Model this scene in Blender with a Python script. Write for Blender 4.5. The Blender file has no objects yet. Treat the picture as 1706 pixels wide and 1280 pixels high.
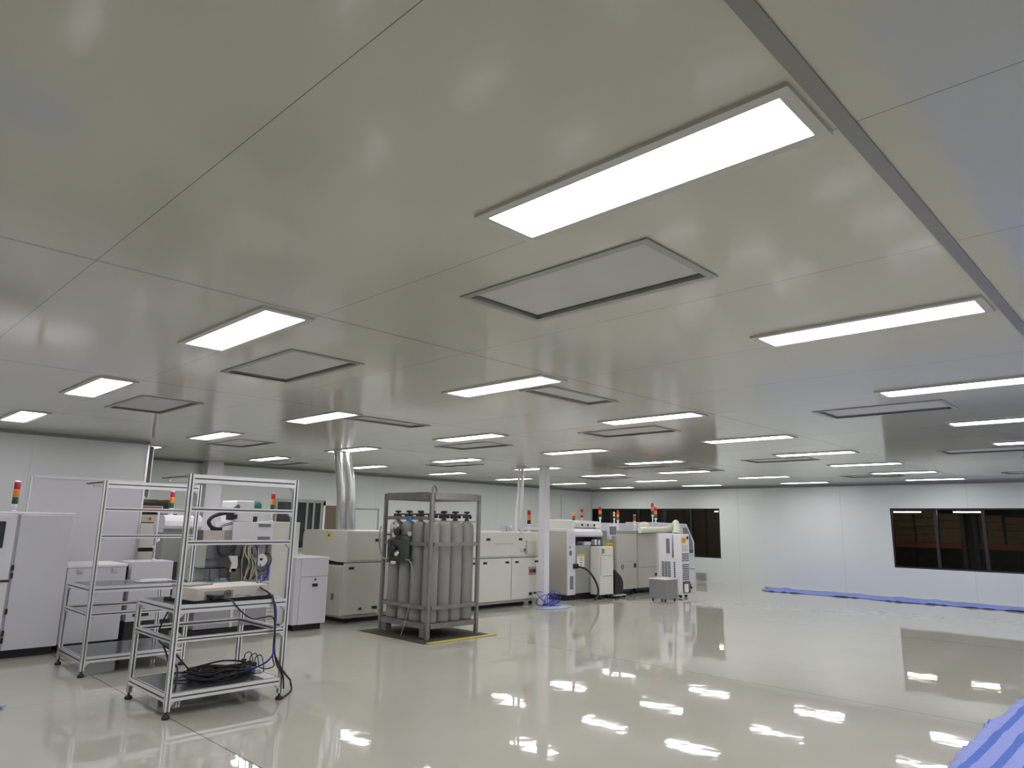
import bpy, bmesh, math, random
from mathutils import Vector, Matrix
random.seed(7)
R = math.radians
C = bpy.context.scene.collection
CEIL = 2.812
# ------------------------------------------------------------------ materials
def new_mat(name):
    m = bpy.data.materials.new(name); m.use_nodes = True
    nt = m.node_tree
    return m, nt, nt.nodes['Principled BSDF']
def N(nt, t, **kw):
    n = nt.nodes.new(t)
    for k, v in kw.items(): setattr(n, k, v)
    return n
def mat(name, col, rough=.5, metal=0., spec=.5, var=.06, vscale=3., bump=0., bscale=40., coat=0.):
    """procedural paint / plastic / metal: small noise variation of colour and roughness, optional bump"""
    m, nt, p = new_mat(name)
    tc = N(nt, 'ShaderNodeTexCoord')
    nz = N(nt, 'ShaderNodeTexNoise'); nz.inputs['Scale'].default_value = vscale; nz.inputs['Detail'].default_value = 3
    nt.links.new(tc.outputs['Object'], nz.inputs['Vector'])
    mx = N(nt, 'ShaderNodeMix', data_type='RGBA')
    mx.inputs[6].default_value = (*[c*(1-var) for c in col], 1); mx.inputs[7].default_value = (*[min(1, c*(1+var)) for c in col], 1)
    nt.links.new(nz.outputs['Fac'], mx.inputs[0]); nt.links.new(mx.outputs[2], p.inputs['Base Color'])
    p.inputs['Roughness'].default_value = rough; p.inputs['Metallic'].default_value = metal
    p.inputs['Specular IOR Level'].default_value = spec
    if coat: p.inputs['Coat Weight'].default_value = coat; p.inputs['Coat Roughness'].default_value = .1
    if bump:
        n2 = N(nt, 'ShaderNodeTexNoise'); n2.inputs['Scale'].default_value = bscale
        b = N(nt, 'ShaderNodeBump'); b.inputs['Strength'].default_value = bump; b.inputs['Distance'].default_value = .01
        nt.links.new(tc.outputs['Object'], n2.inputs['Vector']); nt.links.new(n2.outputs['Fac'], b.inputs['Height']); nt.links.new(b.outputs['Normal'], p.inputs['Normal'])
    return m
def emit(name, col, s):
    m, nt, p = new_mat(name)
    p.inputs['Base Color'].default_value = (*col, 1); p.inputs['Emission Color'].default_value = (*col, 1); p.inputs['Emission Strength'].default_value = s
    return m
def panelled(name, col, rough, seams, seamcol, var=.03, spec=.5, bump=0., bscale=.8, bdist=.02):
    """panel surface; seams = list of (axis, offset, period, width) in metres, drawn as joint lines"""
    m, nt, p = new_mat(name)
    tc = N(nt, 'ShaderNodeTexCoord'); sx = N(nt, 'ShaderNodeSeparateXYZ'); nt.links.new(tc.outputs['Object'], sx.inputs[0])
    tot = None
    for ax, off, per, w, k in seams:
        a = N(nt, 'ShaderNodeMath', operation='SUBTRACT'); nt.links.new(sx.outputs[ax], a.inputs[0]); a.inputs[1].default_value = off - w/2
        b = N(nt, 'ShaderNodeMath', operation='FLOORED_MODULO'); nt.links.new(a.outputs[0], b.inputs[0]); b.inputs[1].default_value = per
        c = N(nt, 'ShaderNodeMath', operation='LESS_THAN'); nt.links.new(b.outputs[0], c.inputs[0]); c.inputs[1].default_value = w
        d = N(nt, 'ShaderNodeMath', operation='MULTIPLY'); nt.links.new(c.outputs[0], d.inputs[0]); d.inputs[1].default_value = k
        if tot is None: tot = d
        else:
            e = N(nt, 'ShaderNodeMath', operation='MAXIMUM'); nt.links.new(tot.outputs[0], e.inputs[0]); nt.links.new(d.outputs[0], e.inputs[1]); tot = e
    nz = N(nt, 'ShaderNodeTexNoise'); nz.inputs['Scale'].default_value = .9; nz.inputs['Detail'].default_value = 4
    nt.links.new(tc.outputs['Object'], nz.inputs['Vector'])
    mx = N(nt, 'ShaderNodeMix', data_type='RGBA')
    mx.inputs[6].default_value = (*[c*(1-var) for c in col], 1); mx.inputs[7].default_value = (*[min(1, c*(1+var)) for c in col], 1)
    nt.links.new(nz.outputs['Fac'], mx.inputs[0])
    m2 = N(nt, 'ShaderNodeMix', data_type='RGBA'); m2.inputs[7].default_value = (*seamcol, 1)
    nt.links.new(mx.outputs[2], m2.inputs[6]); nt.links.new(tot.outputs[0], m2.inputs[0])
    nt.links.new(m2.outputs[2], p.inputs['Base Color'])
    p.inputs['Roughness'].default_value = rough; p.inputs['Specular IOR Level'].default_value = spec
    if bump:
        n2 = N(nt, 'ShaderNodeTexNoise'); n2.inputs['Scale'].default_value = bscale; n2.inputs['Detail'].default_value = 2
        b = N(nt, 'ShaderNodeBump'); b.inputs['Strength'].default_value = bump; b.inputs['Distance'].default_value = bdist
        nt.links.new(tc.outputs['Object'], n2.inputs['Vector']); nt.links.new(n2.outputs['Fac'], b.inputs['Height']); nt.links.new(b.outputs['Normal'], p.inputs['Normal'])
    return m
M = {}
M['floor'] = panelled('floor_epoxy', (.50, .50, .43), .035, [(0, 2.48, 5.02, .012, .75), (1, 1.5, 6.0, .008, .3)], (.12, .12, .1), var=.05, spec=.72, bump=1.0, bscale=3.0, bdist=.0014)
M['ceiling'] = panelled('ceiling_panel', (.605, .605, .535), .12, [(0, .844, 1.18, .004, .75), (1, .6, 2.98, .022, .42)], (.14, .14, .12), var=.02, spec=.55, bump=.03, bscale=.9, bdist=.01)
M['wall'] = panelled('wall_panel', (.73, .77, .745), .28, [(0, .3, 1.47, .006, .35), (1, .99, 2.91, .007, .5)], (.3, .32, .3), var=.015)
M['part'] = panelled('partition_panel', (.68, .70, .695), .3, [(0, 2.37, 1.6, .006, .35)], (.35, .36, .36), var=.015)
M['coving'] = mat('coving_grey', (.25, .26, .255), .4)
M['strip'] = mat('ceiling_strip_grey', (.27, .27, .255), .35, .2)
M['column'] = mat('column_white', (.78, .78, .83), .35)
M['lamp'] = emit('lamp_diffuser', (1.0, .965, 1.0), 9.0)
M['lampframe'] = mat('lamp_frame_white', (.6, .6, .57), .35)
M['filterframe'] = mat('filter_frame', (.36, .37, .35), .35, .4)
M['filterplate'] = mat('filter_plate', (.62, .615, .61), .5)
M['gap'] = mat('dark_gap', (.02, .02, .02), .7)
M['alu'] = mat('aluminium_profile', (.88, .88, .91), .3, .8, vscale=8)
M['slotshade'] = mat('slot_shade_grey', (.19, .19, .20), .5)  # recess shade painted onto the inner faces of the profile slots
M['bracket'] = mat('cast_bracket', (.62, .62, .63), .45, .6)
M['mat_green'] = mat('antistatic_green_top', (.035, .055, .055), .22, coat=.3)
M['black'] = mat('black_plastic', (.015, .015, .017), .4)
M['rubber'] = mat('black_rubber', (.02, .02, .02), .6)
M['white'] = mat('white_enamel', (.68, .68, .735), .38, vscale=1.2)
M['white2'] = mat('bright_white_enamel', (.80, .80, .83), .35)
M['cream'] = mat('cream_grey_enamel', (.60, .61, .54), .4, vscale=1.2)
M['cream2'] = mat('light_cream_enamel', (.72, .73, .67), .4, vscale=1.2)
M['grey'] = mat('mid_grey_enamel', (.33, .34, .32), .45, vscale=1.2)
M['pnpgrey'] = mat('warm_grey_enamel', (.50, .49, .44), .4, vscale=1.2)
M['taupe'] = mat('taupe_grey_enamel', (.40, .395, .35), .4, vscale=1.2)
M['boxgrey'] = mat('box_grey', (.26, .255, .26), .45)
M['lilac'] = mat('lilac_grey_enamel', (.37, .36, .40), .45, vscale=1.2)
M['dgrey'] = mat('dark_grey_enamel', (.12, .12, .115), .5)
M['steel'] = mat('weathered_grey_steel', (.23, .222, .21), .6, .25, var=.25, vscale=9, bump=.25, bscale=60)
M['cyl'] = mat('grey_cylinder_paint', (.27, .275, .26), .5, var=.14, vscale=6, bump=.1, bscale=80)
M['brass'] = mat('dull_brass', (.10, .085, .06), .4, .7)
M['darkmetal'] = mat('dark_valve_metal', (.045, .045, .04), .45, .5)
M['chrome'] = mat('bright_metal', (.75, .75, .75), .2, .9)
M['duct'] = mat('crinkled_foil', (.62, .63, .63), .2, .92, bump=.12, bscale=25)
M['red'] = mat('signal_red', (.62, .02, .06), .25)
M['amber'] = mat('signal_amber', (.95, .28, .01), .25)
M['green'] = mat('signal_green', (.01, .12, .05), .25)
M['redbtn'] = mat('red_button', (.45, .03, .03), .35)
M['yellow'] = mat('yellow_plastic', (.78, .55, .02), .4)
M['yelstrip'] = mat('worn_yellow_edge', (.50, .43, .10), .6, var=.3, vscale=14)
M['matolive'] = mat('dark_olive_mat', (.035, .035, .018), .7, var=.3, vscale=10)
M['bluetape'] = mat('blue_tape', (.02, .2, .7), .4)
M['bluecable'] = mat('blue_cable', (.02, .05, .55), .4)
M['paleblue'] = mat('pale_hose', (.45, .52, .66), .4)
M['yelcable'] = mat('pale_yellow_cable', (.45, .42, .22), .5)
M['greencable'] = mat('green_valve', (.02, .22, .11), .4)
M['paper'] = mat('white_paper', (.8, .8, .82), .7)
M['bluepaper'] = mat('blue_paper', (.45, .58, .8), .6)
M['beige'] = mat('beige_instrument', (.66, .62, .56), .45)
M['pink'] = mat('beige_motor_cover', (.62, .55, .55), .45)
M['hose'] = mat('milky_hose', (.74, .77, .60), .4, bump=.4, bscale=60)
M['screen'] = mat('grey_screen', (.20, .19, .20), .25)
M['brown'] = mat('brown_door', (.16, .13, .08), .45)
M['darkglass'] = mat('dark_glass', (.03, .035, .035), .06, coat=.5)
M['vent'] = mat('vent_slot', (.20, .20, .23), .6)
M['carton'] = mat('carton_brown', (.40, .27, .15), .8, var=.25, vscale=4)
M['orange'] = mat('orange_beam', (.55, .13, .03), .5)
M['rackblue'] = mat('blue_grey_upright', (.08, .10, .14), .5)
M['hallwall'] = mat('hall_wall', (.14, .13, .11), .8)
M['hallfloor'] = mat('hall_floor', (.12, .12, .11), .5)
M['halllamp'] = emit('hall_tube', (1., .97, .93), 26.0)
M['red_strip'] = mat('coral_board', (.55, .17, .11), .6)
def tarp_mat():
    m, nt, p = new_mat('blue_striped_tarp')
    tc = N(nt, 'ShaderNodeTexCoord'); sx = N(nt, 'ShaderNodeSeparateXYZ'); nt.links.new(tc.outputs['UV'], sx.inputs[0])
    a = N(nt, 'ShaderNodeMath', operation='MULTIPLY'); a.inputs[1].default_value = 5.5; nt.links.new(sx.outputs[1], a.inputs[0])
    b = N(nt, 'ShaderNodeMath', operation='FRACT'); nt.links.new(a.outputs[0], b.inputs[0])
    c = N(nt, 'ShaderNodeMath', operation='GREATER_THAN'); c.inputs[1].default_value = .62; nt.links.new(b.outputs[0], c.inputs[0])
    mx = N(nt, 'ShaderNodeMix', data_type='RGBA'); mx.inputs[6].default_value = (.27, .35, .80, 1); mx.inputs[7].default_value = (.035, .13, .62, 1)
    nt.links.new(c.outputs[0], mx.inputs[0]); nt.links.new(mx.outputs[2], p.inputs['Base Color'])
    p.inputs['Roughness'].default_value = .45
    nz = N(nt, 'ShaderNodeTexNoise'); nz.inputs['Scale'].default_value = 14; nz.inputs['Detail'].default_value = 5
    bm_ = N(nt, 'ShaderNodeBump'); bm_.inputs['Strength'].default_value = .5; bm_.inputs['Distance'].default_value = .02
    nt.links.new(tc.outputs['Object'], nz.inputs['Vector']); nt.links.new(nz.outputs['Fac'], bm_.inputs['Height']); nt.links.new(bm_.outputs['Normal'], p.inputs['Normal'])
    return m
M['tarp'] = tarp_mat()
def glass_mat():
    m, nt, p = new_mat('tinted_window_glass')
    out = nt.nodes['Material Output']; nt.nodes.remove(p)
    tr = N(nt, 'ShaderNodeBsdfTransparent'); tr.inputs['Color'].default_value = (.58, .57, .52, 1)
    gl = N(nt, 'ShaderNodeBsdfGlossy'); gl.inputs['Roughness'].default_value = .03; gl.inputs['Color'].default_value = (.9, .9, .9, 1)
    fr = N(nt, 'ShaderNodeFresnel'); fr.inputs['IOR'].default_value = 1.35
    nz = N(nt, 'ShaderNodeTexNoise'); nz.inputs['Scale'].default_value = 1.5
    bp = N(nt, 'ShaderNodeBump'); bp.inputs['Strength'].default_value = .02
    nt.links.new(nz.outputs['Fac'], bp.inputs['Height']); nt.links.new(bp.outputs['Normal'], gl.inputs['Normal'])
    mx = N(nt, 'ShaderNodeMixShader')
    nt.links.new(fr.outputs[0], mx.inputs[0]); nt.links.new(tr.outputs[0], mx.inputs[1]); nt.links.new(gl.outputs[0], mx.inputs[2])
    nt.links.new(mx.outputs[0], out.inputs['Surface'])
    return m
M['glass'] = glass_mat()
def clear_mat():
    m, nt, p = new_mat('clear_acrylic_sheet')
    out = nt.nodes['Material Output']; nt.nodes.remove(p)
    tr = N(nt, 'ShaderNodeBsdfTransparent'); tr.inputs['Color'].default_value = (.40, .62, .53, 1)
    gl = N(nt, 'ShaderNodeBsdfGlossy'); gl.inputs['Roughness'].default_value = .05
    nz = N(nt, 'ShaderNodeTexNoise'); nz.inputs['Scale'].default_value = 5
    lw = N(nt, 'ShaderNodeLayerWeight'); lw.inputs['Blend'].default_value = .3
    mx = N(nt, 'ShaderNodeMixShader')
    nt.links.new(lw.outputs['Fresnel'], mx.inputs[0]); nt.links.new(tr.outputs[0], mx.inputs[1]); nt.links.new(gl.outputs[0], mx.inputs[2])
    nt.links.new(mx.outputs[0], out.inputs['Surface'])
    return m
M['clear'] = clear_mat()
# ------------------------------------------------------------------ mesh building
def spline(pts, per=8):
    P = [Vector(p) for p in pts]
    if len(P) < 3: return P
    out = []
    for i in range(len(P)-1):
        p0 = P[i-1] if i else P[0]*2-P[1]; p1, p2 = P[i], P[i+1]; p3 = P[i+2] if i+2 < len(P) else P[-1]*2-P[-2]
        for k in range(per):
            t = k/per
            out.append(.5*((2*p1)+(p2-p0)*t+(2*p0-5*p1+4*p2-p3)*t*t+(3*p1-p0-3*p2+p3)*t**3))
    out.append(P[-1]); return out
class MB:
    def __init__(s): s.bm = bmesh.new()
    def box(s, x0, x1, y0, y1, z0, z1, b=0., seg=2, rz=0., about=None):
        t = bmesh.new(); bmesh.ops.create_cube(t, size=1)
        bmesh.ops.scale(t, vec=(x1-x0, y1-y0, z1-z0), verts=t.verts)
        if b:
            b = min(b, .45*min(x1-x0, y1-y0, z1-z0))
            bmesh.ops.bevel(t, geom=list(t.edges), offset=b, segments=seg, affect='EDGES', profile=.5)
        c = Vector(((x0+x1)/2, (y0+y1)/2, (z0+z1)/2))
        bmesh.ops.translate(t, vec=c, verts=t.verts)
        if rz: bmesh.ops.rotate(t, cent=about or c, matrix=Matrix.Rotation(rz, 3, 'Z'), verts=t.verts)
        s.merge(t); return s
    def merge(s, t):
        vm = {v: s.bm.verts.new(v.co) for v in t.verts}
        for f in t.faces:
            g = s.bm.faces.new([vm[v] for v in f.verts]); g.smooth = f.smooth; g.material_index = f.material_index
        t.free()
    def prism(s, poly, axis, lo, hi, b=0., dark=()):
        """poly: 2-D points in the plane across axis (x: (y,z), y: (x,z), z: (x,y)), extruded lo..hi"""
        f = {'x': lambda p, t: (t, p[0], p[1]), 'y': lambda p, t: (p[0], t, p[1]), 'z': lambda p, t: (p[0], p[1], t)}[axis]
        t = bmesh.new()
        a = [t.verts.new(f(p, lo)) for p in poly]; c = [t.verts.new(f(p, hi)) for p in poly]; n = len(poly)
        t.faces.new(a); t.faces.new(c[::-1])
        for i in range(n): t.faces.new((a[i], a[(i+1) % n], c[(i+1) % n], c[i])).material_index = 1 if i in dark else 0
        bmesh.ops.recalc_face_normals(t, faces=t.faces)
        if b: bmesh.ops.bevel(t, geom=list(t.edges), offset=b, segments=2, affect='EDGES', profile=.5)
        s.merge(t); return s
    def tube(s, pts, r, n=8, per=8, raw=False, r2=None):
        P = [Vector(p) for p in pts] if raw else spline(pts, per)
        rings = []; up = None
        for i, p in enumerate(P):
            d = (P[min(i+1, len(P)-1)]-P[max(i-1, 0)]).normalized()
            if up is None: up = d.orthogonal().normalized()
            up = (up-d*up.dot(d)); up = up.normalized() if up.length > 1e-6 else d.orthogonal().normalized()
            sd = d.cross(up); rr = r if r2 is None else r+(r2-r)*i/(len(P)-1)
            if callable(r): rr = r(i/(len(P)-1))
            rings.append([s.bm.verts.new(p+(up*math.cos(a)+sd*math.sin(a))*rr) for a in [2*math.pi*k/n for k in range(n)]])
        for a, b in zip(rings, rings[1:]):
            for k in range(n):
                f = s.bm.faces.new((a[k], a[(k+1) % n], b[(k+1) % n], b[k])); f.smooth = True
        s.bm.faces.new(rings[0][::-1]); s.bm.faces.new(rings[-1]); return s
    def cyl(s, p0, p1, r, n=16, r2=None): return s.tube([p0, p1], r, n, raw=True, r2=r2)
    def lathe(s, x, y, prof, n=24):
        rings = [[s.bm.verts.new((x+r*math.cos(2*math.pi*k/n), y+r*math.sin(2*math.pi*k/n), z)) for k in range(n)] for r, z in prof]
        for a, b in zip(rings, rings[1:]):
            for k in range(n):
                f = s.bm.faces.new((a[k], a[(k+1) % n], b[(k+1) % n], b[k])); f.smooth = True
        s.bm.faces.new(rings[0][::-1]); s.bm.faces.new(rings[-1]); return s
    def slot(s, p0, p1, w, h=None):
        """extruded aluminium profile with a T-slot groove on each side, along one axis"""
        h = h or w; p0, p1 = Vector(p0), Vector(p1); d = p1-p0; ax = max(range(3), key=lambda i: abs(d[i]))
        def edge(w2, h2):
            g, c = .0064, .0078; q = min(.012, .55*min(w2, h2)); l = .32*q   # slot opening, inner cavity, depth, lip
            def side(ex, rot):   # one face of half-height ex, from left to right
                return [(-g, -ex), (-g, -ex+l), (-c, -ex+l), (-c, -ex+q), (c, -ex+q), (c, -ex+l), (g, -ex+l), (g, -ex)]
            out = [(-w2, -h2)]+side(h2, 0)+[(w2, -h2)]
            out += [(-y, x) for x, y in side(w2, 1)]+[(w2, h2)]
            out += [(-x, -y) for x, y in side(h2, 2)]+[(-w2, h2)]
            out += [(y, -x) for x, y in side(w2, 3)]
            return out
        P = edge(w/2, h/2); o = [i for i in range(3) if i != ax]
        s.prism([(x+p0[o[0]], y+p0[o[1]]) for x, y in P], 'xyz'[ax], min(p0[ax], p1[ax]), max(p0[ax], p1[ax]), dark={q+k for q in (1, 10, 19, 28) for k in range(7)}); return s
    def build(s, name, m, parent=None, loc=None):
        me = bpy.data.meshes.new(name)
        off = root_loc(parent) if parent else Vector(loc or (0, 0, 0))
        bmesh.ops.translate(s.bm, vec=-off, verts=s.bm.verts)
        bmesh.ops.recalc_face_normals(s.bm, faces=s.bm.faces)
        s.bm.to_mesh(me); s.bm.free(); me.materials.append(M[m] if isinstance(m, str) else m)
        if any(p.material_index for p in me.polygons): me.materials.append(M['slotshade'])
        o = bpy.data.objects.new(name, me); C.objects.link(o)
        if parent: o.parent = parent
        else: o.location = off
        return o
def root_loc(o):
    while o.parent: o = o.parent
    return o.location.copy()
def thing(name, loc, label, cat, group=None):
    o = bpy.data.objects.new(name, None); o.empty_display_size = .1; C.objects.link(o); o.location = loc
    return tag(o, label, cat, group)
def tag(o, label, cat, group=None, kind=None):
    o['label'] = label; o['category'] = cat
    if group: o['group'] = group
    if kind: o['kind'] = kind
    return o
def struct(o): o['kind'] = 'structure'; return o
def copy_tree(o, parent=None):
    c = o.copy(); C.objects.link(c)
    if parent: c.parent = parent
    for ch in list(o.children): copy_tree(ch, c)
    return c
def B(*a, **k): return MB().box(*a, **k)
# ------------------------------------------------------------------ the room
X0, X1, Y0, Y1 = -4.0, 19.6, -6.0, 15.2
struct(B(X0-.3, X1, Y0-.3, Y1+.3, -.12, 0).build('floor', 'floor'))
US = [1.866, 4.224, 6.588, 8.944, 11.287, 13.655, 15.99, 18.4]
VS = [1.266, 4.259, 7.258, 10.21, 13.2]
FILT = [(2.23, 1.77, 0), (2.22, 4.26, 0), (2.2, 6.73, 0), (6.35, 1.8, 0), (6.27, 4.34, 0), (6.25, 6.8, 0), (6.2, 11.9, 0), (10.3, 1.78, 0), (10.25, 4.38, 0), (10.15, 6.85, 0), (14.2, 4.3, 0), (14.5, 1.8, 0), (4.2, 9.25, 0), (8.15, 9.36, 0), (12.3, 9.1, 0), (4.21, 3.46, 1), (4.2, 5.87, 1), (11.22, 6.15, 1)]
def fbox(u, v, r):
    a, b = (.305, .585) if not r else (.50, .19)
    return (u*1.18-a, u*1.18+a, v*1.18-b, v*1.18+b)
def ceiling():
    holes = [fbox(*f) for f in FILT]; inner = [(a+.035, b-.035, c+.035, d-.035) for a, b, c, d in holes]
    xs = sorted({X0-.3, X1+.3} | {h[0] for h in inner} | {h[1] for h in inner}); ys = sorted({Y0-.3, Y1+.3} | {h[2] for h in inner} | {h[3] for h in inner})
    bm = bmesh.new(); vs = {}
    def v(x, y):
        if (x, y) not in vs: vs[(x, y)] = bm.verts.new((x, y, CEIL))
        return vs[(x, y)]
    for i in range(len(xs)-1):
        for j in range(len(ys)-1):
            cx, cy = (xs[i]+xs[i+1])/2, (ys[j]+ys[j+1])/2
            if any(h[0] < cx < h[1] and h[2] < cy < h[3] for h in inner): continue
            bm.faces.new((v(xs[i], ys[j]), v(xs[i], ys[j+1]), v(xs[i+1], ys[j+1]), v(xs[i+1], ys[j])))
    r = bmesh.ops.extrude_face_region(bm, geom=list(bm.faces))
    bmesh.ops.translate(bm, vec=(0, 0, .1), verts=[g for g in r['geom'] if isinstance(g, bmesh.types.BMVert)])
    m = MB(); m.bm.free(); m.bm = bm
    struct(m.build('ceiling', 'ceiling'))
ceiling()
struct(B(X0, X1+.0, Y1, Y1+.12, 0, CEIL).build('wall_left', 'wall'))
struct(B(X0-.12, X0, Y0, Y1, 0, CEIL).build('wall_near', 'wall'))
struct(B(X0, X1, Y0-.12, Y0, 0, CEIL).build('wall_rear', 'wall'))
WIN = [('window_1', 10.32, 15.12, [14.32, 13.22, 12.24, 11.29]), ('window_2', .62, 5.61, [4.61, 3.62, 2.62, 1.62])]
WZ0, WZ1 = .72, 2.18
w = MB(); T = .14
w.box(X1, X1+T, Y0, Y1, 0, WZ0).box(X1, X1+T, Y0, Y1, WZ1, CEIL)
ys = [Y0]+[WIN[1][1], WIN[1][2], WIN[0][1], WIN[0][2]]+[Y1]
for a, b in ((ys[0], ys[1]), (ys[2], ys[3]), (ys[4], ys[5])): w.box(X1, X1+T, a, b, WZ0, WZ1)
struct(w.build('wall_right', 'wall'))
for nm, a, b, mull in WIN:
    f = MB(); fr = .035
    f.box(X1+.0, X1+.09, a, b, WZ0, WZ0+fr).box(X1, X1+.09, a, b, WZ1-fr, WZ1).box(X1, X1+.09, a, a+fr, WZ0, WZ1).box(X1, X1+.09, b-fr, b, WZ0, WZ1)
    for y in mull: f.box(X1, X1+.09, y-.035, y+.035, WZ0, WZ1)
    wf = struct(f.build(nm, 'black'))
    e = [a]+sorted(mull)+[b]
    for p, q in zip(e, e[1:]): B(X1+.045, X1+.053, p+.03, q-.03, WZ0+.03, WZ1-.03).build('pane', 'glass', wf)
# partition on the left with its wide white door leaf
struct(B(X0, 3.94, 12.0, 12.12, 0, CEIL).build('wall_partition', 'part'))
d1 = struct(MB().box(2.43, 3.9, 11.985, 12.0, .05, 2.15, .004).build('door_1', 'white'))
MB().box(2.43, 3.92, 11.97, 12.0, 2.15, 2.19, .004).box(2.40, 2.43, 11.98, 12.0, .05, 2.17).build('door_frame', 'white2', d1)
struct(MB().box(3.945, 4.01, 12.0, 12.09, 1.95, 2.74).build('trim_1', 'dgrey'))
struct(MB().box(3.92, 3.95, 11.985, 12.12, 0, CEIL).box(4.01, 4.03, 12.02, 12.1, 1.92, 2.74).build('trim_2', 'alu'))
struct(MB().box(X0, 3.94, 11.955, 12.0, CEIL-.05, CEIL).build('trim_3', 'coving'))
struct(MB().box(X0, X1, Y1-.05, Y1, CEIL-.05, CEIL).build('trim_4', 'coving'))
struct(MB().box(X1-.05, X1, Y0, Y1-.05, CEIL-.05, CEIL).build('trim_5', 'coving'))
struct(MB().box(X0, X1-.05, .578, .628, CEIL-.006, CEIL).build('trim_6', 'strip'))
struct(MB().box(X1-.02, X1, Y0, Y1, 0, .04).box(X0, X1-.02, Y1-.02, Y1, 0, .04).build('trim_7', 'wall'))
struct(MB().box(18.0, 18.05, Y1-.05, Y1, 0, CEIL-.05).box(19.5, 19.56, Y1-.06, Y1, 0, CEIL-.05).build('trim_8', 'white2'))
# columns
struct(MB().box(10.90, 11.06, 9.64, 9.80, 0, CEIL, .006).build('column', 'column'))
struct(MB().box(6.08, 6.42, 14.86, 15.2, 0, CEIL, .006).build('column', 'column'))
# far-left window and brown door in the left wall
w3 = MB().box(7.84, 9.02, 15.15, 15.2, .98, 2.08)
w3 = struct(w3.build('window_3', 'darkglass'))
f = MB()
for x in (7.84, 8.35, 8.62, 8.8, 9.0): f.box(x-.025, x+.025, 15.12, 15.17, .95, 2.06)
f.box(7.8, 9.05, 15.11, 15.17, 2.02, 2.09).box(7.8, 9.05, 15.11, 15.17, .93, .98)
f.build('window_frame', 'filterframe', w3)
d2 = struct(MB().box(9.12, 9.55, 15.16, 15.2, 0, 1.97).build('door_2', 'brown'))
MB().box(9.06, 9.12, 15.14, 15.2, 0, 2.07).box(9.55, 9.6, 15.14, 15.2, 0, 2.07).box(9.06, 9.6, 15.14, 15.2, 1.97, 2.07).build('door_frame', 'white2', d2)
# ------------------------------------------------------------------ ceiling lights and filters
ORD = ['first', 'second', 'third', 'fourth', 'fifth', 'sixth', 'seventh', 'eighth']
ROWS = ['row beside the wide grey ceiling strip', 'second row from the wide grey ceiling strip', 'third row from the wide grey ceiling strip', 'fourth row from the wide grey ceiling strip', 'row farthest back along the left wall']
def ring(m, x0, x1, y0, y1, w, z0, z1):
    m.box(x0, x1, y0, y0+w, z0, z1).box(x0, x1, y1-w, y1, z0, z1).box(x0, x0+w, y0+w, y1-w, z0, z1).box(x1-w, x1, y0+w, y1-w, z0, z1); return m
proto = thing('ceiling_light', (0, 0, CEIL), 'x', 'ceiling light', 'recessed LED ceiling panels')
ring(MB(), -.165, .165, -.618, .618, .04, CEIL-.014, CEIL).build('frame', 'lampframe', proto)
MB().box(-.124, .124, -.576, .576, CEIL-.008, CEIL-.001).build('diffuser', 'lamp', proto)
first = True
def light(x, y, label):
    global first
    o = proto if first else copy_tree(proto); first = False
    o.location = (x, y, CEIL); o['label'] = label
for j, y in enumerate(VS):
    for i, x in enumerate(US):
        if (i, j) == (0, 4): continue
        if j == 0 and i > 5: continue
        yy = 8.0 if (i, j) == (5, 2) else y
        n = i if j < 4 else i-1
        light(x, yy, 'white glowing ceiling light panel, %s along the %s' % (ORD[n], ROWS[j]))
for x, y in [(16.0, 1.27), (18.4, 1.27), (-.5, 1.27), (-.5, 4.26), (-.5, 7.26), (1.87, -1.73), (4.2, -1.73), (6.6, -1.73), (8.94, -1.73), (11.3, -1.73), (13.65, -1.73), (16., -1.73), (3., -4.6), (7.7, -4.6), (12.5, -4.6), (17.2, -4.6)]:  # unseen panels added to light the room; those left of the camera invented
    light(x, y, 'white glowing ceiling light panel added out of view to light the room')
FL = ['nearest square-cornered filter panel, behind the largest light', 'second filter panel along the row under the left lights', 'third filter panel along the left, by the partition wall',
      'wide filter panel at right below the long right-hand lights', 'filter panel right of the middle, above the column', 'filter panel left of the white column top', 'small filter panel above the far left wall window',
      'filter panel at the right picture edge, nearer of two', 'nearer filter panel seen above the blank wall between the windows', 'filter panel seen above the signal towers of the placement machines', 'farthest filter panel seen above the blank wall between the windows', 'filter panel at the right picture edge, closest to the right wall',
      'small filter panel seen just above the nearer workbench', 'filter panel above the gas cage', 'filter panel far back in the room corner right of the column top', 'narrow crosswise grille beside the light above the white column', 'narrow crosswise grille beside the light above the silver ducts', 'narrow crosswise grille far back above the placement machines']
for k, (u, v, r) in enumerate(FILT):
    a, b, c, d = fbox(u, v, r)
    t = thing('air_return_grille' if r else 'ceiling_filter', (u*1.18, v*1.18, CEIL), FL[k] + ' in the ceiling', 'ceiling grille' if r else 'ceiling filter', 'air grilles in the ceiling' if r else 'filter panels in the ceiling')
    m = ring(MB(), a, b, c, d, .042, CEIL-.008, CEIL); ring(m, a+.032, b-.032, c+.032, d-.032, .01, CEIL-.008, CEIL+.035)
    m.build('frame', 'filterframe', t)
    ring(MB(), a+.043, b-.043, c+.043, d-.043, .012, CEIL+.022, CEIL+.03).build('shadow_gap', 'gap', t)
    MB().box(a+.055, b-.055, c+.055, d-.055, CEIL+.012, CEIL+.03, .003).build('plate', 'filterplate', t)
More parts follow.
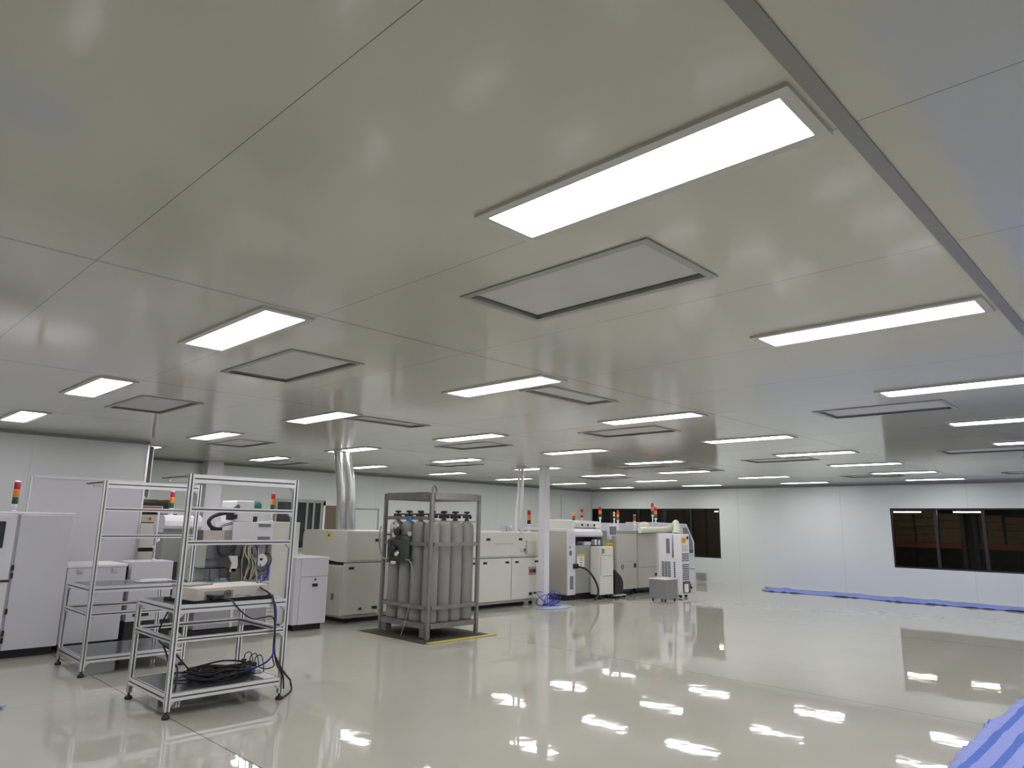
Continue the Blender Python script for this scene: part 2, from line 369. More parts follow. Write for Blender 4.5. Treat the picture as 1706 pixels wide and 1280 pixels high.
# ------------------------------------------------------------------ aluminium work racks
def workbench(px_, py_, label, D=.9, W=1.0):
    """tall front posts at py_, short rear posts D behind; world coordinates"""
    t = thing('workbench', (px_, py_, 0), label, 'workbench', 'aluminium profile workbenches')
    xa, xb, ya, yb = px_, px_+W, py_, py_+D; p = .042
    for x, y, h in ((xa, ya, 2.01), (xb, ya, 2.01), (xa, yb, .86), (xb, yb, .86)):
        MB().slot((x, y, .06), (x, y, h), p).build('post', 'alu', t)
        ft = MB().lathe(x, y, [(.03, 0), (.034, .012), (.028, .028), (.012, .034), (.010, .06)], 14).build('foot', 'rubber', t)
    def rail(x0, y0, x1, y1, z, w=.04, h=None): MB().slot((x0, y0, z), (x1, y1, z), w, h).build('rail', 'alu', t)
    o = p/2
    rail(xa+o, ya, xb-o, ya, 1.965, .04, .075)
    rail(xa+o, ya, xb-o, ya, 1.70); rail(xa+o, ya, xb-o, ya, 1.415)
    for z, h in ((.865, .065), (.615, .04), (.165, .06)):
        rail(xa+o, ya, xb-o, ya, z, .04, h)
        for x in (xa, xb): rail(x, ya+o, x, yb-o, z-.005, .04, h if z < .8 else .05)
        rail(xa+o, yb, xb-o, yb, z, .04, .04)
    MB().box(xa+.02, xb-.02, ya+.02, yb-.02, .862, .885, .003).build('tabletop', 'mat_green', t)
    MB().box(xa+.02, xb-.02, ya+.02, yb-.02, .168, .190, .003).build('lower_shelf', 'mat_green', t)
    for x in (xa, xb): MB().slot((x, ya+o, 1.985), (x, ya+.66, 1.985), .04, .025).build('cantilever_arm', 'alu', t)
    MB().box(xa+.05, xb-.25, ya+.60, ya+.645, 1.955, 1.985, .004).build('lamp_bar', 'lampframe', t)
    # corner brackets
    for sx, x in ((1, xa+o), (-1, xb-o)):
        for z, dn in ((1.93, -1), (1.68, -1), (1.395, -1), (.832, -1), (.595, -1), (.135, -1), (.645, 1)):
            MB().prism([(x, z), (x+sx*.038, z), (x+sx*.034, z+dn*.008), (x+sx*.008, z+dn*.034), (x, z+dn*.038)], 'y', ya-.016, ya+.016).build('bracket', 'bracket', t)
    for x in (xa, xb):
        for sy, y in ((1, ya+o), (-1, yb-o)):
            for z in (.832, .595, .132):
                MB().prism([(y, z), (y+sy*.038, z), (y+sy*.034, z-.008), (y+sy*.008, z-.034), (y, z-.038)], 'x', x-.016, x+.016).build('bracket', 'bracket', t)
    return t
workbench(2.44, 6.285, 'nearer aluminium workbench carrying the beige instrument box and black cables')
workbench(2.375, 8.42, 'rear aluminium workbench with white papers, standing behind the nearer one', D=.86)
# things on the near bench
TB = .885
t = thing('black_tray', (3.0, 6.75, TB), 'flat black tray under the beige instrument on the nearer workbench', 'tray')
c = (3.0, 6.72, 0)
MB().box(2.58, 3.40, 6.47, 6.97, TB, TB+.008, rz=R(9), about=c).build('base', 'black', t)
m = MB()
for a in ((2.58, 3.40, 6.47, 6.48), (2.58, 3.40, 6.96, 6.97), (2.58, 2.59, 6.47, 6.97), (3.39, 3.40, 6.47, 6.97)): m.box(*a, TB, TB+.025, rz=R(9), about=c)
m.build('rim', 'black', t)
t = thing('instrument_box', (3.0, 6.72, TB+.01), 'beige flat instrument box with rear fan and black plug on the workbench tray', 'instrument box')
z0 = TB+.01; z1 = z0+.115
MB().box(2.63, 3.36, 6.51, 6.93, z0, z1, .006, rz=R(9), about=c).build('case', 'beige', t)
MB().box(2.70, 2.98, 6.502, 6.512, z0+.012, z0+.085, rz=R(9), about=c).build('rear_panel', 'grey', t)
fan = MB(); rot = Matrix.Rotation(R(9), 3, 'Z'); cv = Vector(c)
def rp(x, y, z): return tuple(rot @ (Vector((x, y, 0))-cv) + cv + Vector((0, 0, z)))
fan.tube([rp(2.92+.034*math.cos(a), 6.498, z0+.05+.034*math.sin(a)) for a in [2*math.pi*k/20 for k in range(21)]], .004, 6, raw=True)
fan.tube([rp(2.92+.018*math.cos(a), 6.498, z0+.05+.018*math.sin(a)) for a in [2*math.pi*k/16 for k in range(17)]], .003, 6, raw=True)
fan.cyl(rp(2.92, 6.502, z0+.05), rp(2.92, 6.494, z0+.05), .008); fan.build('fan_guard', 'dgrey', t)
MB().box(2.74, 2.85, 6.44, 6.50, z0+.01, z0+.055, .008, rz=R(9), about=c).box(2.71, 2.74, 6.46, 6.50, z0+.03, z0+.06, .004, rz=R(9), about=c).build('plug', 'black', t)
o = MB().box(2.62, 2.90, 6.70, 6.92, z1, z1+.016, .004, rz=R(20)).build('tablet', 'grey', loc=(2.76, 6.8, z1)); tag(o, 'flat grey tablet lying on the left end of the beige instrument box', 'tablet')
m = MB()
m.box(3.42-.1, 3.40, 6.84, 6.98, TB, TB+.10, .005).build
o = m.build('junction_box', 'cream2', loc=(3.36, 6.9, TB)); tag(o, 'small cream box at the right end of the nearer bench top behind cables', 'box')
m = MB()
for k in range(5):
    pts = [(2.98+.1*k/5+random.uniform(-.02, .02), 6.52+.03*k+random.uniform(-.02, .03), TB+.025+.012*random.random())]
    for q in range(1, 7): pts.append((2.98+.07*q+random.uniform(-.02, .02), 6.50+.02*q+.02*k+random.uniform(-.03, .03), TB+.03+.03*random.random()))
    m.tube(pts, .006, 6)
o = m.build('cable_bundle', 'yelcable', loc=(3.2, 6.6, TB)); tag(o, 'pale yellow cables bunched along the beige instrument box', 'cables')
# cables from the machine down past the bench
def cable(name, pts, r, m_, label, cat='cable', n=7, group=None):
    o = MB().tube(pts, r, n).build(name, m_, loc=pts[0]); return tag(o, label, cat, group)
cable('sagging_wire', [(2.85, 6.43, .92), (2.90, 6.29, .912), (2.93, 6.245, .87), (3.0, 6.245, .80), (3.10, 6.245, .74), (3.2, 6.245, .745), (3.29, 6.245, .74), (3.315, 6.24, .66), (3.32, 6.245, .5), (3.33, 6.255, .38), (3.37, 6.30, .30), (3.4, 6.5, .24), (3.42, 6.7, .225)], .006, 'black', 'black power cord sagging from the beige instrument box to the power strip')
cable('blue_cable', [(4.96, 9.92, .98), (4.54, 9.0, .90), (4.03, 8.0, .96), (3.53, 7.0, 1.0), (3.34, 6.6, .97), (3.31, 6.35, .93), (3.31, 6.235, .82), (3.315, 6.23, .64), (3.31, 6.235, .4), (3.22, 6.4, .28), (3.1, 6.6, .21)], .008, 'bluecable', 'blue cable hanging in front of the nearer workbench')
cable('black_cable', [(4.90, 9.92, 1.27), (4.46, 9.0, 1.0), (3.95, 8.0, 1.04), (3.47, 7.0, 1.05), (3.31, 6.6, .99), (3.29, 6.3, .93), (3.295, 6.225, .8), (3.31, 6.22, .62), (3.325, 6.225, .45), (3.36, 6.235, .33), (3.41, 6.25, .26), (3.44, 6.24, .20), (3.45, 6.235, .10)], .008, 'black', 'black cable hanging straight down beside the blue cable')
cable('looped_cable', [(3.34, 6.24, .40), (3.42, 6.235, .27), (3.48, 6.235, .20), (3.55, 6.3, .15), (3.66, 6.5, .10), (3.72, 6.58, .03), (3.68, 6.5, .012), (3.58, 6.38, .012), (3.46, 6.27, .012)], .009, 'rubber', 'thick black cable loop bulging out at the right foot of the nearer workbench')
cable('floor_cable', [(2.47, 6.6, .55), (2.50, 6.55, .45), (2.48, 6.45, .42), (2.52, 6.36, .38), (2.50, 6.3, .25), (2.50, 6.32, .2)], .008, 'black', 'black cable dropping beside the left post of the nearer workbench')
cable('diagonal_cable', [(2.72, 7.12, .84), (2.62, 7.1, .62), (2.58, 7.0, .52), (2.7, 6.9, .40), (2.85, 6.8, .23), (3.0, 6.7, .21)], .007, 'black', 'black cable slanting under the nearer bench top down to the coil')
m = MB()
for k in range(16):
    cx, cy = 3.02+random.uniform(-.12, .12), 6.72+random.uniform(-.1, .1); rx, ry = random.uniform(.14, .32), random.uniform(.10, .2); ph = random.random()*6
    zz = .20+.004*k
    m.tube([(cx+rx*math.cos(a+ph), cy+ry*math.sin(a+ph), zz+.012*math.sin(3*a+k)+.004) for a in [2*math.pi*q/12 for q in range(12)]], .008, 6, per=3)
o = m.build('cable_coil', 'rubber', loc=(3.02, 6.72, .2)); tag(o, 'tangled coil of black cables on the lower shelf of the nearer workbench', 'cables')
t = thing('power_strip', (3.38, 6.83, .19), 'pale green power strip with black plugs on the lower shelf', 'power strip')
MB().box(3.355, 3.41, 6.58, 6.98, .19, .235, .008, rz=R(-6)).build('housing', mat('pale_green_plastic', (.60, .68, .62), .4), t)
for y in (6.7, 6.8, 6.92):
    pl = MB().box(3.36, 3.40, y-.015, y+.015, .235, .275, .006).build('plug', 'black', t)
    MB().tube([(3.38, y, .27), (3.385, y-.01, .32), (3.41, y-.06, .34), (3.41, y-.12, .28), (3.40, y-.16, .21)], .005, 6).build('cord', 'black', pl)
m = MB().box(3.30, 3.42, 6.33, 6.55, .19, .194)
o = m.build('paper_sheet', 'paper', loc=(3.36, 6.44, .19)); tag(o, 'white sheet at the right front corner of the lower shelf', 'paper')
# papers on rear bench
for k, (x, y, a) in enumerate([(3.12, 8.92, 12), (3.2, 8.98, -6)]):
    m = MB(); t_ = TB+.002+.006*k
    for q in range(3): m.box(x-.15, x+.15, y-.11, y+.11, t_+q*.002, t_+q*.002+.0012, rz=R(a+q*4))
    o = m.build('paper_stack', 'paper', loc=(x, y, t_)); tag(o, ['loose papers lying flat lowest on the rear workbench top', 'upper white papers fanned over others on the rear workbench top'][k], 'papers', 'papers on the rear workbench')
# ------------------------------------------------------------------ helpers for machines
def tower(parent, x, y, z, cols, r=.028, seg=.075, pole=.1, cap=None, pr=.011):
    p = MB().cyl((x, y, z), (x, y, z+pole), pr, 10)
    p.lathe(x, y, [(r*1.15, z), (r*1.15, z+.012), (r*.6, z+.02)], 14).lathe(x, y, [(r*.6, z+pole-.05), (r*.95, z+pole-.03), (r*.95, z+pole)], 14)
    tw = p.build('signal_tower', 'white2', parent); zz = z+pole
    for c_ in cols:
        MB().lathe(x, y, [(r, zz+.002), (r*1.04, zz+.006), (r*1.04, zz+seg-.006), (r, zz+seg-.002)], 16).build('lens', c_, tw); zz += seg
    MB().lathe(x, y, [(r, zz), (r, zz+.01), (r*.7, zz+.018)], 14).build('cap', cap or 'white2', tw)
    return tw
GAR = ['green', 'amber', 'red']
def feet(parent, x0, x1, y0, y1, h=.12, name='caster'):
    for x in (x0+.1, x1-.1):
        for y in (y0+.1, y1-.1):
            MB().cyl((x-.018, y, .04), (x+.018, y, .04), .04, 14).box(x-.025, x+.025, y-.02, y+.02, .06, h+.002).build(name, 'rubber', parent)
def handle(parent, x, y, z, w=.075, h=.045):  # black recessed grip on a front (-Y) face
    return MB().box(x-w/2, x+w/2, y-.012, y+.002, z-h/2, z+h/2, .005).build('handle', 'black', parent)
# ------------------------------------------------------------------ A leftmost white machine
t = thing('process_machine', (1.7, 10.6, 0), 'tall white machine at the left edge with a dark display and three-colour signal tower', 'machine')
MB().box(.8, 2.5, 10.0, 11.2, .1, 1.63, .012).build('body', 'white', t)
MB().box(.78, 2.52, 9.98, 11.22, 1.63, 1.655, .006).build('top_lid', 'white2', t)
dr = MB().box(1.955, 2.505, 9.95, 10.0, .1, 1.625, .008).build('door', 'white', t)
m = MB()
for z in (.985, .90, .50, .18, .26): m.box(1.94, 1.962, 9.935, 9.965, z, z+.06, .003)
m.build('hinge', 'black', dr)
dl = MB().box(.8, 1.925, 9.95, 10.0, .1, 1.625, .008).build('door', 'white2', t)
MB().box(1.84, 1.93, 9.93, 9.95, .86, .885, .004).build('handle', 'black', dl)
MB().box(1.35, 1.82, 9.935, 9.955, 1.24, 1.545, .02).build('display', 'darkglass', t)
MB().box(.85, 2.48, 10.05, 11.15, 0, .1).build('plinth', 'black', t)
tower(t, 1.885, 10.02, 1.655, GAR, r=.031, seg=.085, pole=.09)
# B small white cabinet
t = thing('low_cabinet', (2.85, 10.3, 0), 'low white cabinet with two metal latches between the tall left machine and bench', 'cabinet')
MB().box(2.525, 3.19, 10.0, 10.7, .1, .99, .008).build('body', 'white', t)
MB().box(2.515, 3.20, 9.985, 10.71, .99, 1.03, .012).build('lid', 'white2', t)
for x in (2.66, 3.05): MB().box(x-.03, x+.03, 9.98, 10.0, .925, .975, .004).box(x-.025, x+.025, 9.97, 9.985, .955, .972, .003).build('latch', 'bracket', t)
MB().box(2.57, 3.15, 10.05, 10.65, 0, .1).build('plinth', 'black', t)
# C white box cabinet with a pole
t = thing('control_cabinet', (3.5, 10.25, 0), 'white control cabinet with a thin white pole rising from its top', 'cabinet')
MB().box(3.25, 3.77, 10.0, 10.42, .30, 1.05, .01).build('body', 'white', t)
MB().box(3.25, 3.81, 10.02, 10.46, .0, .30, .005).box(3.79, 3.84, 10.06, 10.4, .5, 1.03).build('side_panel', 'black', t)
m = MB().cyl((3.56, 10.15, 1.05), (3.56, 10.15, 1.70), .010, 8).lathe(3.56, 10.15, [(.03, 1.05), (.03, 1.06), (.012, 1.08)], 12).cyl((3.56, 10.13, 1.30), (3.60, 10.13, 1.33), .018, 10).cyl((3.55, 10.13, 1.22), (3.52, 10.13, 1.24), .015, 10)
m.build('pole', 'white2', t)
MB().box(3.33, 3.52, 9.99, 10.0, .36, .40).box(3.36, 3.40, 9.985, 10.0, .42, .46, .004).box(3.43, 3.47, 9.985, 10.0, .42, .46, .004).build('socket', 'black', t)
MB().box(3.205, 3.245, 10.12, 10.5, .72, 1.0).build('rear_box', 'black', t)  # black block filling the gap between the cabinets, standing for its shade
# D cream machine beyond the partition
t = thing('test_cabinet', (4.3, 12.4, 0), 'cream cabinet with black edges and a coral board seen past the partition end', 'cabinet')
MB().box(3.96, 4.55, 12.15, 12.9, 0, 1.68, .006).build('body', 'black', t)
MB().box(4.0, 4.46, 12.13, 12.15, 1.14, 1.525, .004).build('panel', 'cream2', t)
MB().box(4.0, 4.46, 12.13, 12.15, 1.54, 1.66, .004).build('panel', 'cream', t)
MB().box(4.0, 4.46, 12.13, 12.15, .1, 1.08, .004).build('panel', 'cream2', t)
MB().box(3.96, 4.40, 12.15, 12.7, 1.70, 1.855, .006).build('display_housing', 'black', t)
MB().box(3.99, 4.31, 12.135, 12.152, 1.715, 1.80, .003).build('board', 'cream2', t)
MB().box(4.0, 4.29, 12.127, 12.137, 1.755, 1.79).build('coral_strip', 'red_strip', t)
MB().box(4.17, 4.43, 12.71, 12.9, 1.68, 1.915, .006).box(4.40, 4.44, 12.2, 12.7, 1.70, 1.905, .004).build('rear_box', 'brown', t)
MB().box(4.09, 4.15, 12.12, 12.135, 1.565, 1.625, .003).build('switch_plate', 'yellow', t)
MB().cyl((4.12, 12.12, 1.595), (4.12, 12.10, 1.595), .016, 10).build('knob', 'redbtn', t)
# E grey hooded machine
t = thing('hooded_machine', (4.2, 11.2, 0), 'grey machine with a rounded white hood behind the rear workbench', 'machine')
MB().box(3.95, 4.46, 11.0, 11.36, .1, 1.52, .01).build('body', 'grey', t)
MB().prism([(10.93, 1.50), (10.95, 1.46), (11.0, 1.45), (11.02, 1.5), (11.38, 1.5), (11.38, 1.66), (11.02, 1.66), (10.95, 1.63), (10.93, 1.57)], 'x', 3.93, 4.48, .006).build('hood', 'white2', t)
MB().box(3.93, 3.955, 11.0, 11.38, 1.40, 1.5, .008).build('side_lip', 'white2', t)
MB().cyl((4.24, 11.0, 1.21), (4.24, 10.985, 1.21), .018, 12).build('knob', 'white2', t)
MB().box(3.97, 4.44, 11.05, 11.34, 0, .1).build('plinth', 'black', t)
tower(t, 4.06, 11.1, 1.66, GAR, r=.03, seg=.08, pole=.1)
# ------------------------------------------------------------------ F machine with motion stage and vented box
t = thing('inspection_machine', (4.85, 10.6, 0), 'cream machine with a vented white head, black cable chains and hanging cables', 'machine')
MB().box(4.2, 4.34, 10.35, 10.86, .1, 1.26, .006).box(5.16, 5.60, 10.0, 10.86, .1, 1.585, .008).box(4.58, 5.16, 10.78, 10.86, .1, 1.58).build('frame', 'cream2', t)
MB().box(4.34, 5.16, 10.6, 10.78, .1, 1.26, .005).build('rear_panel', 'lilac', t)
m = MB().box(4.34, 5.16, 10.59, 10.605, 1.03, 1.036).box(4.38, 4.40, 10.585, 10.6, 1.1, 1.12).box(4.38, 4.40, 10.585, 10.6, .95, .97); m.build('panel_seam', 'dgrey', t)
MB().box(4.12, 5.16, 10.02, 10.6, .12, .72, .008).build('base_cabinet', 'lilac', t)
MB().box(4.62, 4.66, 10.0, 10.03, .12, .72).box(4.12, 5.16, 10.0, 10.03, .70, .73).build('base_trim', 'cream2', t)
MB().box(4.12, 5.15, 10.0, 10.6, .73, .76, .004).build('work_deck', 'grey', t)
b = MB().box(4.52, 5.14, 9.95, 10.55, 1.285, 1.575, .008).build('head_box', 'white2', t)
for z in (1.51, 1.325): MB().box(4.90, 5.09, 9.938, 9.952, z, z+.045, .003).build('vent', 'vent', b)
MB().box(4.56, 4.84, 10.0, 10.5, 1.575, 1.885, .02).build('upper_housing', 'white2', t)
m = MB().prism([(4.50, 1.76), (4.60, 1.76), (4.60, 1.80), (4.575, 1.83)], 'y', 9.96, 10.0); m.build('hinge_cover', 'dgrey', t)
MB().box(4.44, 4.53, 9.97, 10.05, 1.60, 1.74, .01).box(4.52, 4.58, 9.97, 10.05, 1.62, 1.68, .006).build('connector', 'black', t)
MB().box(4.84, 4.90, 10.0, 10.06, 1.58, 1.66, .01).build('connector', 'black', t)
m = MB()
for k in range(6): m.lathe(4.91+.03*(k % 3), 10.1+.04*(k//3), [(.02, 1.78), (.028, 1.80), (.02, 1.84), (.012, 1.86+.02*(k % 2))], 10)
m.build('valve', 'greencable', t)
MB().box(4.10, 4.40, 9.93, 10.2, 1.275, 1.455, .012).build('motor_cover', 'pink', t)
MB().box(4.03, 4.10, 9.94, 10.19, 1.27, 1.46, .006).build('end_cap', 'dgrey', t)
MB().box(4.40, 4.53, 9.98, 10.2, 1.28, 1.46, .01).build('stage', 'grey', t)
MB().tube([(4.62, 10.1, 1.71), (4.42, 10.02, 1.70), (4.24, 9.97, 1.655), (4.165, 9.95, 1.58), (4.20, 9.95, 1.51), (4.28, 9.96, 1.475), (4.36, 9.97, 1.47)], .027, 8).build('cable_chain', 'rubber', t)
MB().box(4.22, 4.36, 9.94, 10.02, 1.455, 1.50, .006).build('chain_bracket', 'black', t)
MB().tube([(4.33, 9.95, 1.27), (4.34, 9.94, 1.17), (4.40, 9.93, 1.115), (4.50, 9.94, 1.16), (4.58, 9.96, 1.27)], .025, 8).build('cable_chain', 'rubber', t)
for y_ in (.0, .02): MB().tube([(4.34, 9.96, 1.49+y_), (4.40, 9.95, 1.52+y_), (4.52, 9.97, 1.55+y_)], .006, 6).build('thin_cable', 'black', t)
MB().box(4.60, 4.70, 9.98, 10.1, 1.08, 1.29, .01).build('spindle', 'dgrey', t)
MB().prism([(4.50, 1.1), (4.63, 1.1), (4.65, .98), (4.62, .88), (4.54, .88), (4.56, 1.0)], 'y', 9.96, 10.0, .003).build('jig_plate', 'white2', t)
MB().box(4.55, 4.70, 9.96, 10.08, .72, .93, .006).build('jig_block', 'dgrey', t)
rnd = random.Random(3)
for k in range(9):
    x = 4.70+.025*k; z1_ = .78+.06*rnd.random()
    MB().tube([(x, 9.97, 1.29), (x+rnd.uniform(-.05, .05), 9.94, 1.15), (x+rnd.uniform(-.06, .06), 9.93, .98), (x+rnd.uniform(-.03, .05), 9.95, z1_), (x+.02, 9.98, .765)], .009, 6).build('hanging_cable', ['yelcable', 'black', 'cream'][k % 3], t)
MB().box(4.90, 5.12, 10.1, 10.6, 1.05, 1.285, .005).build('side_box', 'lilac', t)
m = MB(); m.lathe(0, 0, [(.085, -.03), (.095, -.015), (.095, .015), (.085, .03)], 20)
bmesh.ops.rotate(m.bm, cent=(0, 0, 0), matrix=Matrix.Rotation(R(90), 3, 'X'), verts=m.bm.verts); bmesh.ops.translate(m.bm, vec=(5.0, 9.99, 1.03), verts=m.bm.verts)
lm = m.build('camera_lamp', 'white2', t)
MB().box(4.97, 5.01, 9.945, 9.965, 1.03, 1.06, .003).build('switch', 'black', lm)
MB().tube([(5.03, 9.95, 1.13), (5.10, 9.92, 1.11), (5.13, 9.92, 1.02), (5.08, 9.92, .92), (4.98, 9.93, .87), (4.92, 9.95, .92)], .008, 6).build('loop_cable', 'black', t)
MB().tube([(5.09, 9.95, .98), (5.10, 9.93, .85), (5.06, 9.93, .76), (5.0, 9.95, .73)], .012, 6).build('blue_cable', 'bluecable', t)
MB().box(5.42, 5.47, 9.99, 10.0, 1.44, 1.485, .003).box(5.42, 5.47, 9.99, 10.0, .93, .97, .003).build('latch', 'black', t)
m = MB()
for z in (1.36, 1.385, 1.41): m.box(5.42, 5.50, 9.993, 10.0, z, z+.008)
m.build('vent', 'vent', t)
m = MB()
for k in range(7): m.box(5.17, 5.28, 9.992, 10.0, .18+.05*k, .188+.05*k)
m.build('louvre', 'vent', t)
MB().box(4.15, 5.58, 10.1, 10.8, 0, .1).build('plinth', 'black', t)
tower(t, 5.17, 10.1, 1.585, GAR, r=.03, seg=.08, pole=.18)
o = MB().box(4.12, 4.50, 9.98, 10.4, .93, .944).build('clear_sheet', 'clear', loc=(4.3, 10.2, .93)); tag(o, 'pale green clear sheet propped over the deck of the cream machine', 'sheet')
m = MB()
for x in (4.28, 4.42): m.cyl((x, 10.02, .76), (x, 10.02, .93), .006, 8)
o2 = m.build('support', 'darkmetal', o)
m = MB()
for q in range(3): m.box(4.34, 4.56, 10.02, 10.3, .765+q*.006, .769+q*.006, rz=R(4*q))
o = m.build('blue_sheets', 'bluepaper', loc=(4.45, 10.1, .765)); tag(o, 'pale blue sheets on the deck below the clear sheet', 'sheets')
# G white buffer box in front of the oven
t = thing('buffer_unit', (5.75, 9.95, 0), 'white buffer box with one black handle, left of the long oven', 'machine')
MB().box(5.56, 6.02, 9.78, 10.4, .09, 1.045, .01).box(5.47, 5.56, 9.80, 10.4, .09, 1.045, .008).build('body', 'white', t)
MB().box(5.46, 6.03, 9.775, 10.41, 1.045, 1.065, .006).build('lid', 'white2', t)
MB().box(5.56, 6.02, 9.772, 9.785, .78, .784).build('seam', 'vent', t)
handle(t, 5.80, 9.78, .655, .09, .045); MB().cyl((5.80, 9.765, .735), (5.80, 9.785, .735), .014, 10).build('lock', 'black', t)
MB().box(5.52, 5.98, 9.85, 10.35, 0, .09).build('plinth', 'black', t)
# ------------------------------------------------------------------ H long oven
t = thing('reflow_oven', (8.8, 10.6, 0), 'long cream grey oven running behind the gas cylinder cage, with black handles', 'oven')
MB().box(6.40, 11.17, 10.0, 11.25, .12, .90, .008).build('lower_body', 'cream', t)
MB().prism([(10.0, 1.46), (11.3, 1.46), (11.42, 1.40), (11.42, 1.03), (10.28, .955), (10.0, .955)], 'x', 6.47, 11.12, .006).build('hood', 'cream', t)
MB().box(6.55, 11.1, 10.05, 11.2, .90, .96).build('gap_strip', 'gap', t)
for x0, x1 in ((6.42, 7.62), (7.64, 8.52), (8.54, 9.40), (9.42, 10.29), (10.31, 11.16)):
    dd = MB().box(x0, x1, 9.975, 10.0, .14, .945, .005).build('door', 'cream2' if x0 > 7 else 'cream', t)
    handle(dd, x0+.14, 9.975, .865, .10, .04); handle(dd, x1-.12, 9.975, .865, .10, .04)
for x0, x1 in ((6.48, 7.22), (7.24, 9.36), (9.38, 11.10)):
    hh = MB().box(x0, x1, 9.98, 10.0, .985, 1.45, .005).build('hood_panel', 'cream' if x0 < 7 else 'cream2', t)
    handle(hh, x0+.26 if x0 > 7 else x1-.17, 9.98, 1.31, .10, .045)
    if x0 > 7: handle(hh, x1-.55, 9.98, 1.315, .10, .045); MB().box(x0+.45, x1-.75, 9.972, 9.982, 1.22, 1.226).build('lip', 'vent', hh)
MB().box(10.72, 11.02, 9.945, 9.98, 1.02, 1.29, .01).box(10.56, 10.66, 9.95, 9.98, 1.06, 1.14, .005).build('end_cover', 'cream', t)
m = MB().box(10.62, 10.68, 9.94, 9.952, 1.07, 1.13); m.build('label_plate', 'vent', t)
sw = MB().box(10.80, 11.02, 9.962, 9.975, .60, .76, .004).build('switch_plate', 'grey', t)
MB().cyl((10.86, 9.965, .68), (10.86, 9.945, .68), .042, 18).build('stop_button', 'redbtn', sw)
MB().cyl((10.955, 9.965, .68), (10.955, 9.945, .68), .036, 18).build('main_switch', 'black', sw)
MB().box(10.82, 10.90, 9.96, 9.975, .2, .26, .004).box(10.96, 11.02, 9.95, 9.975, .22, .26, .008).build('socket', 'black', t)
MB().box(6.74, 6.79, 9.96, 9.975, .20, .24, .004).box(7.0, 7.09, 9.955, 9.975, .20, .25, .004).build('socket', 'black', t)
MB().box(6.45, 11.1, 10.0, 11.2, .085, .13).build('base_frame', 'grey', t)
MB().box(6.6, 11.0, 10.28, 11.1, .0, .085).build('plinth', 'black', t)  # black block put in to darken the shaded space under the oven
m = MB().box(6.462, 6.472, 10.5, 10.62, 1.33, 1.43); m.build('warning_sticker', 'yellow', t)
MB().prism([(10.53, 1.36), (10.59, 1.36), (10.56, 1.41)], 'x', 6.458, 6.464).build('warning_mark', 'black', t)
MB().box(6.392, 6.402, 10.2, 10.27, .36, .46).build('end_vent', 'vent', t)
feet(t, 6.5, 11.1, 10.0, 11.2, .08)
tower(t, 10.93, 10.1, 1.46, ['black', 'amber', 'red'], r=.036, seg=.09, pole=.16, cap='black', pr=.012)
m = MB().box(10.45, 10.50, 10.35, 10.45, 1.46, 1.58, .004).box(10.54, 10.72, 10.35, 10.5, 1.46, 1.585, .006).cyl((10.60, 10.34, 1.50), (10.66, 10.34, 1.57), .02, 8)
m.build('gauge_box', 'bracket', t)
# ducts
t = thing('exhaust_ducts', (6.68, 10.4, 1.46), 'pair of shiny silver flexible ducts rising from the oven to the ceiling', 'duct')
for dx, dy in ((.06, -.04), (-.06, .04)):
    P = spline([(6.68+dx, 10.40+dy, 1.462), (6.665+dx, 10.41+dy, 1.75), (6.655+dx, 10.42+dy, 2.05), (6.62+dx, 10.44+dy, 2.4), (6.58+dx*.8, 10.465+dy*.8, 2.65), (6.565+dx*.75, 10.475+dy*.75, CEIL-.012)], 14)
    MB().tube(P, lambda s_: .086, 22, raw=True).build('duct', 'duct', t)
MB().cyl((6.565, 10.475, CEIL-.03), (6.565, 10.475, CEIL-.002), .155, 24).build('collar', 'bracket', t)
t = thing('vent_pipes', (10.58, 10.13, 1.46), 'two thin white vertical pipes rising from the oven to the ceiling', 'pipe')
MB().tube([(10.58, 10.12, 1.46), (10.57, 10.12, 1.8), (10.60, 10.11, 2.2), (10.61, 10.10, CEIL)], .026, 12).build('pipe', 'white2', t)
MB().cyl((10.66, 10.06, 1.46), (10.66, 10.06, CEIL), .032, 14).build('pipe', 'column', t)
MB().box(10.58, 10.72, 10.0, 10.16, CEIL-.06, CEIL, .004).build('collar', 'bracket', t)
cable('bent_pole', [(7.75, 11.0, 1.466), (7.75, 11.0, 1.6), (7.75, 11.0, 1.8), (7.75, 11.0, 1.83), (7.72, 11.03, 1.84), (7.3, 11.4, 1.84)], .018, 'grey', 'thin grey bent pole standing on the oven beside the cage', 'pole')
# ------------------------------------------------------------------ gas cylinder pack
cx0, cx1, cy0, cy1 = 6.53, 7.52, 7.96, 9.13
t = thing('cylinder_cage', (7.02, 8.54, 0), 'grey welded steel cage around the pack of gas cylinders', 'cage')
def post(x, y): MB().prism([(x, y)] + [], 'z', 0, 1) if False else None
for x, y, sx, sy in ((cx0, cy0, 1, 1), (cx1, cy0, -1, 1), (cx0, cy1, 1, -1), (cx1, cy1, -1, -1)):
    a = .05
    MB().box(min(x, x+sx*a), max(x, x+sx*a), min(y, y+sy*a), max(y, y+sy*a), 0, 2.05, .004).build('post', 'steel', t)
def bar(x0, x1, y0, y1, z0, z1, nm='rail', mm='steel'): return MB().box(x0, x1, y0, y1, z0, z1, .003).build(nm, mm, t)
for z0, z1, nm in ((1.955, 2.06, 'top_beam'), (.14, .19, 'bottom_beam'), (.40, .45, 'rail'), (1.285, 1.335, 'rail')):
    g = .012 if nm == 'rail' else 0
    bar(cx0+.07, cx1-.07, cy0-g, cy0+.03-g, z0, z1, nm); bar(cx0+.07, cx1-.07, cy1-.03, cy1, z0, z1, nm)
    bar(cx0, cx0+.03, cy0+.07, cy1-.07, z0, z1, nm); bar(cx1-.03, cx1, cy0+.07, cy1-.07, z0, z1, nm)
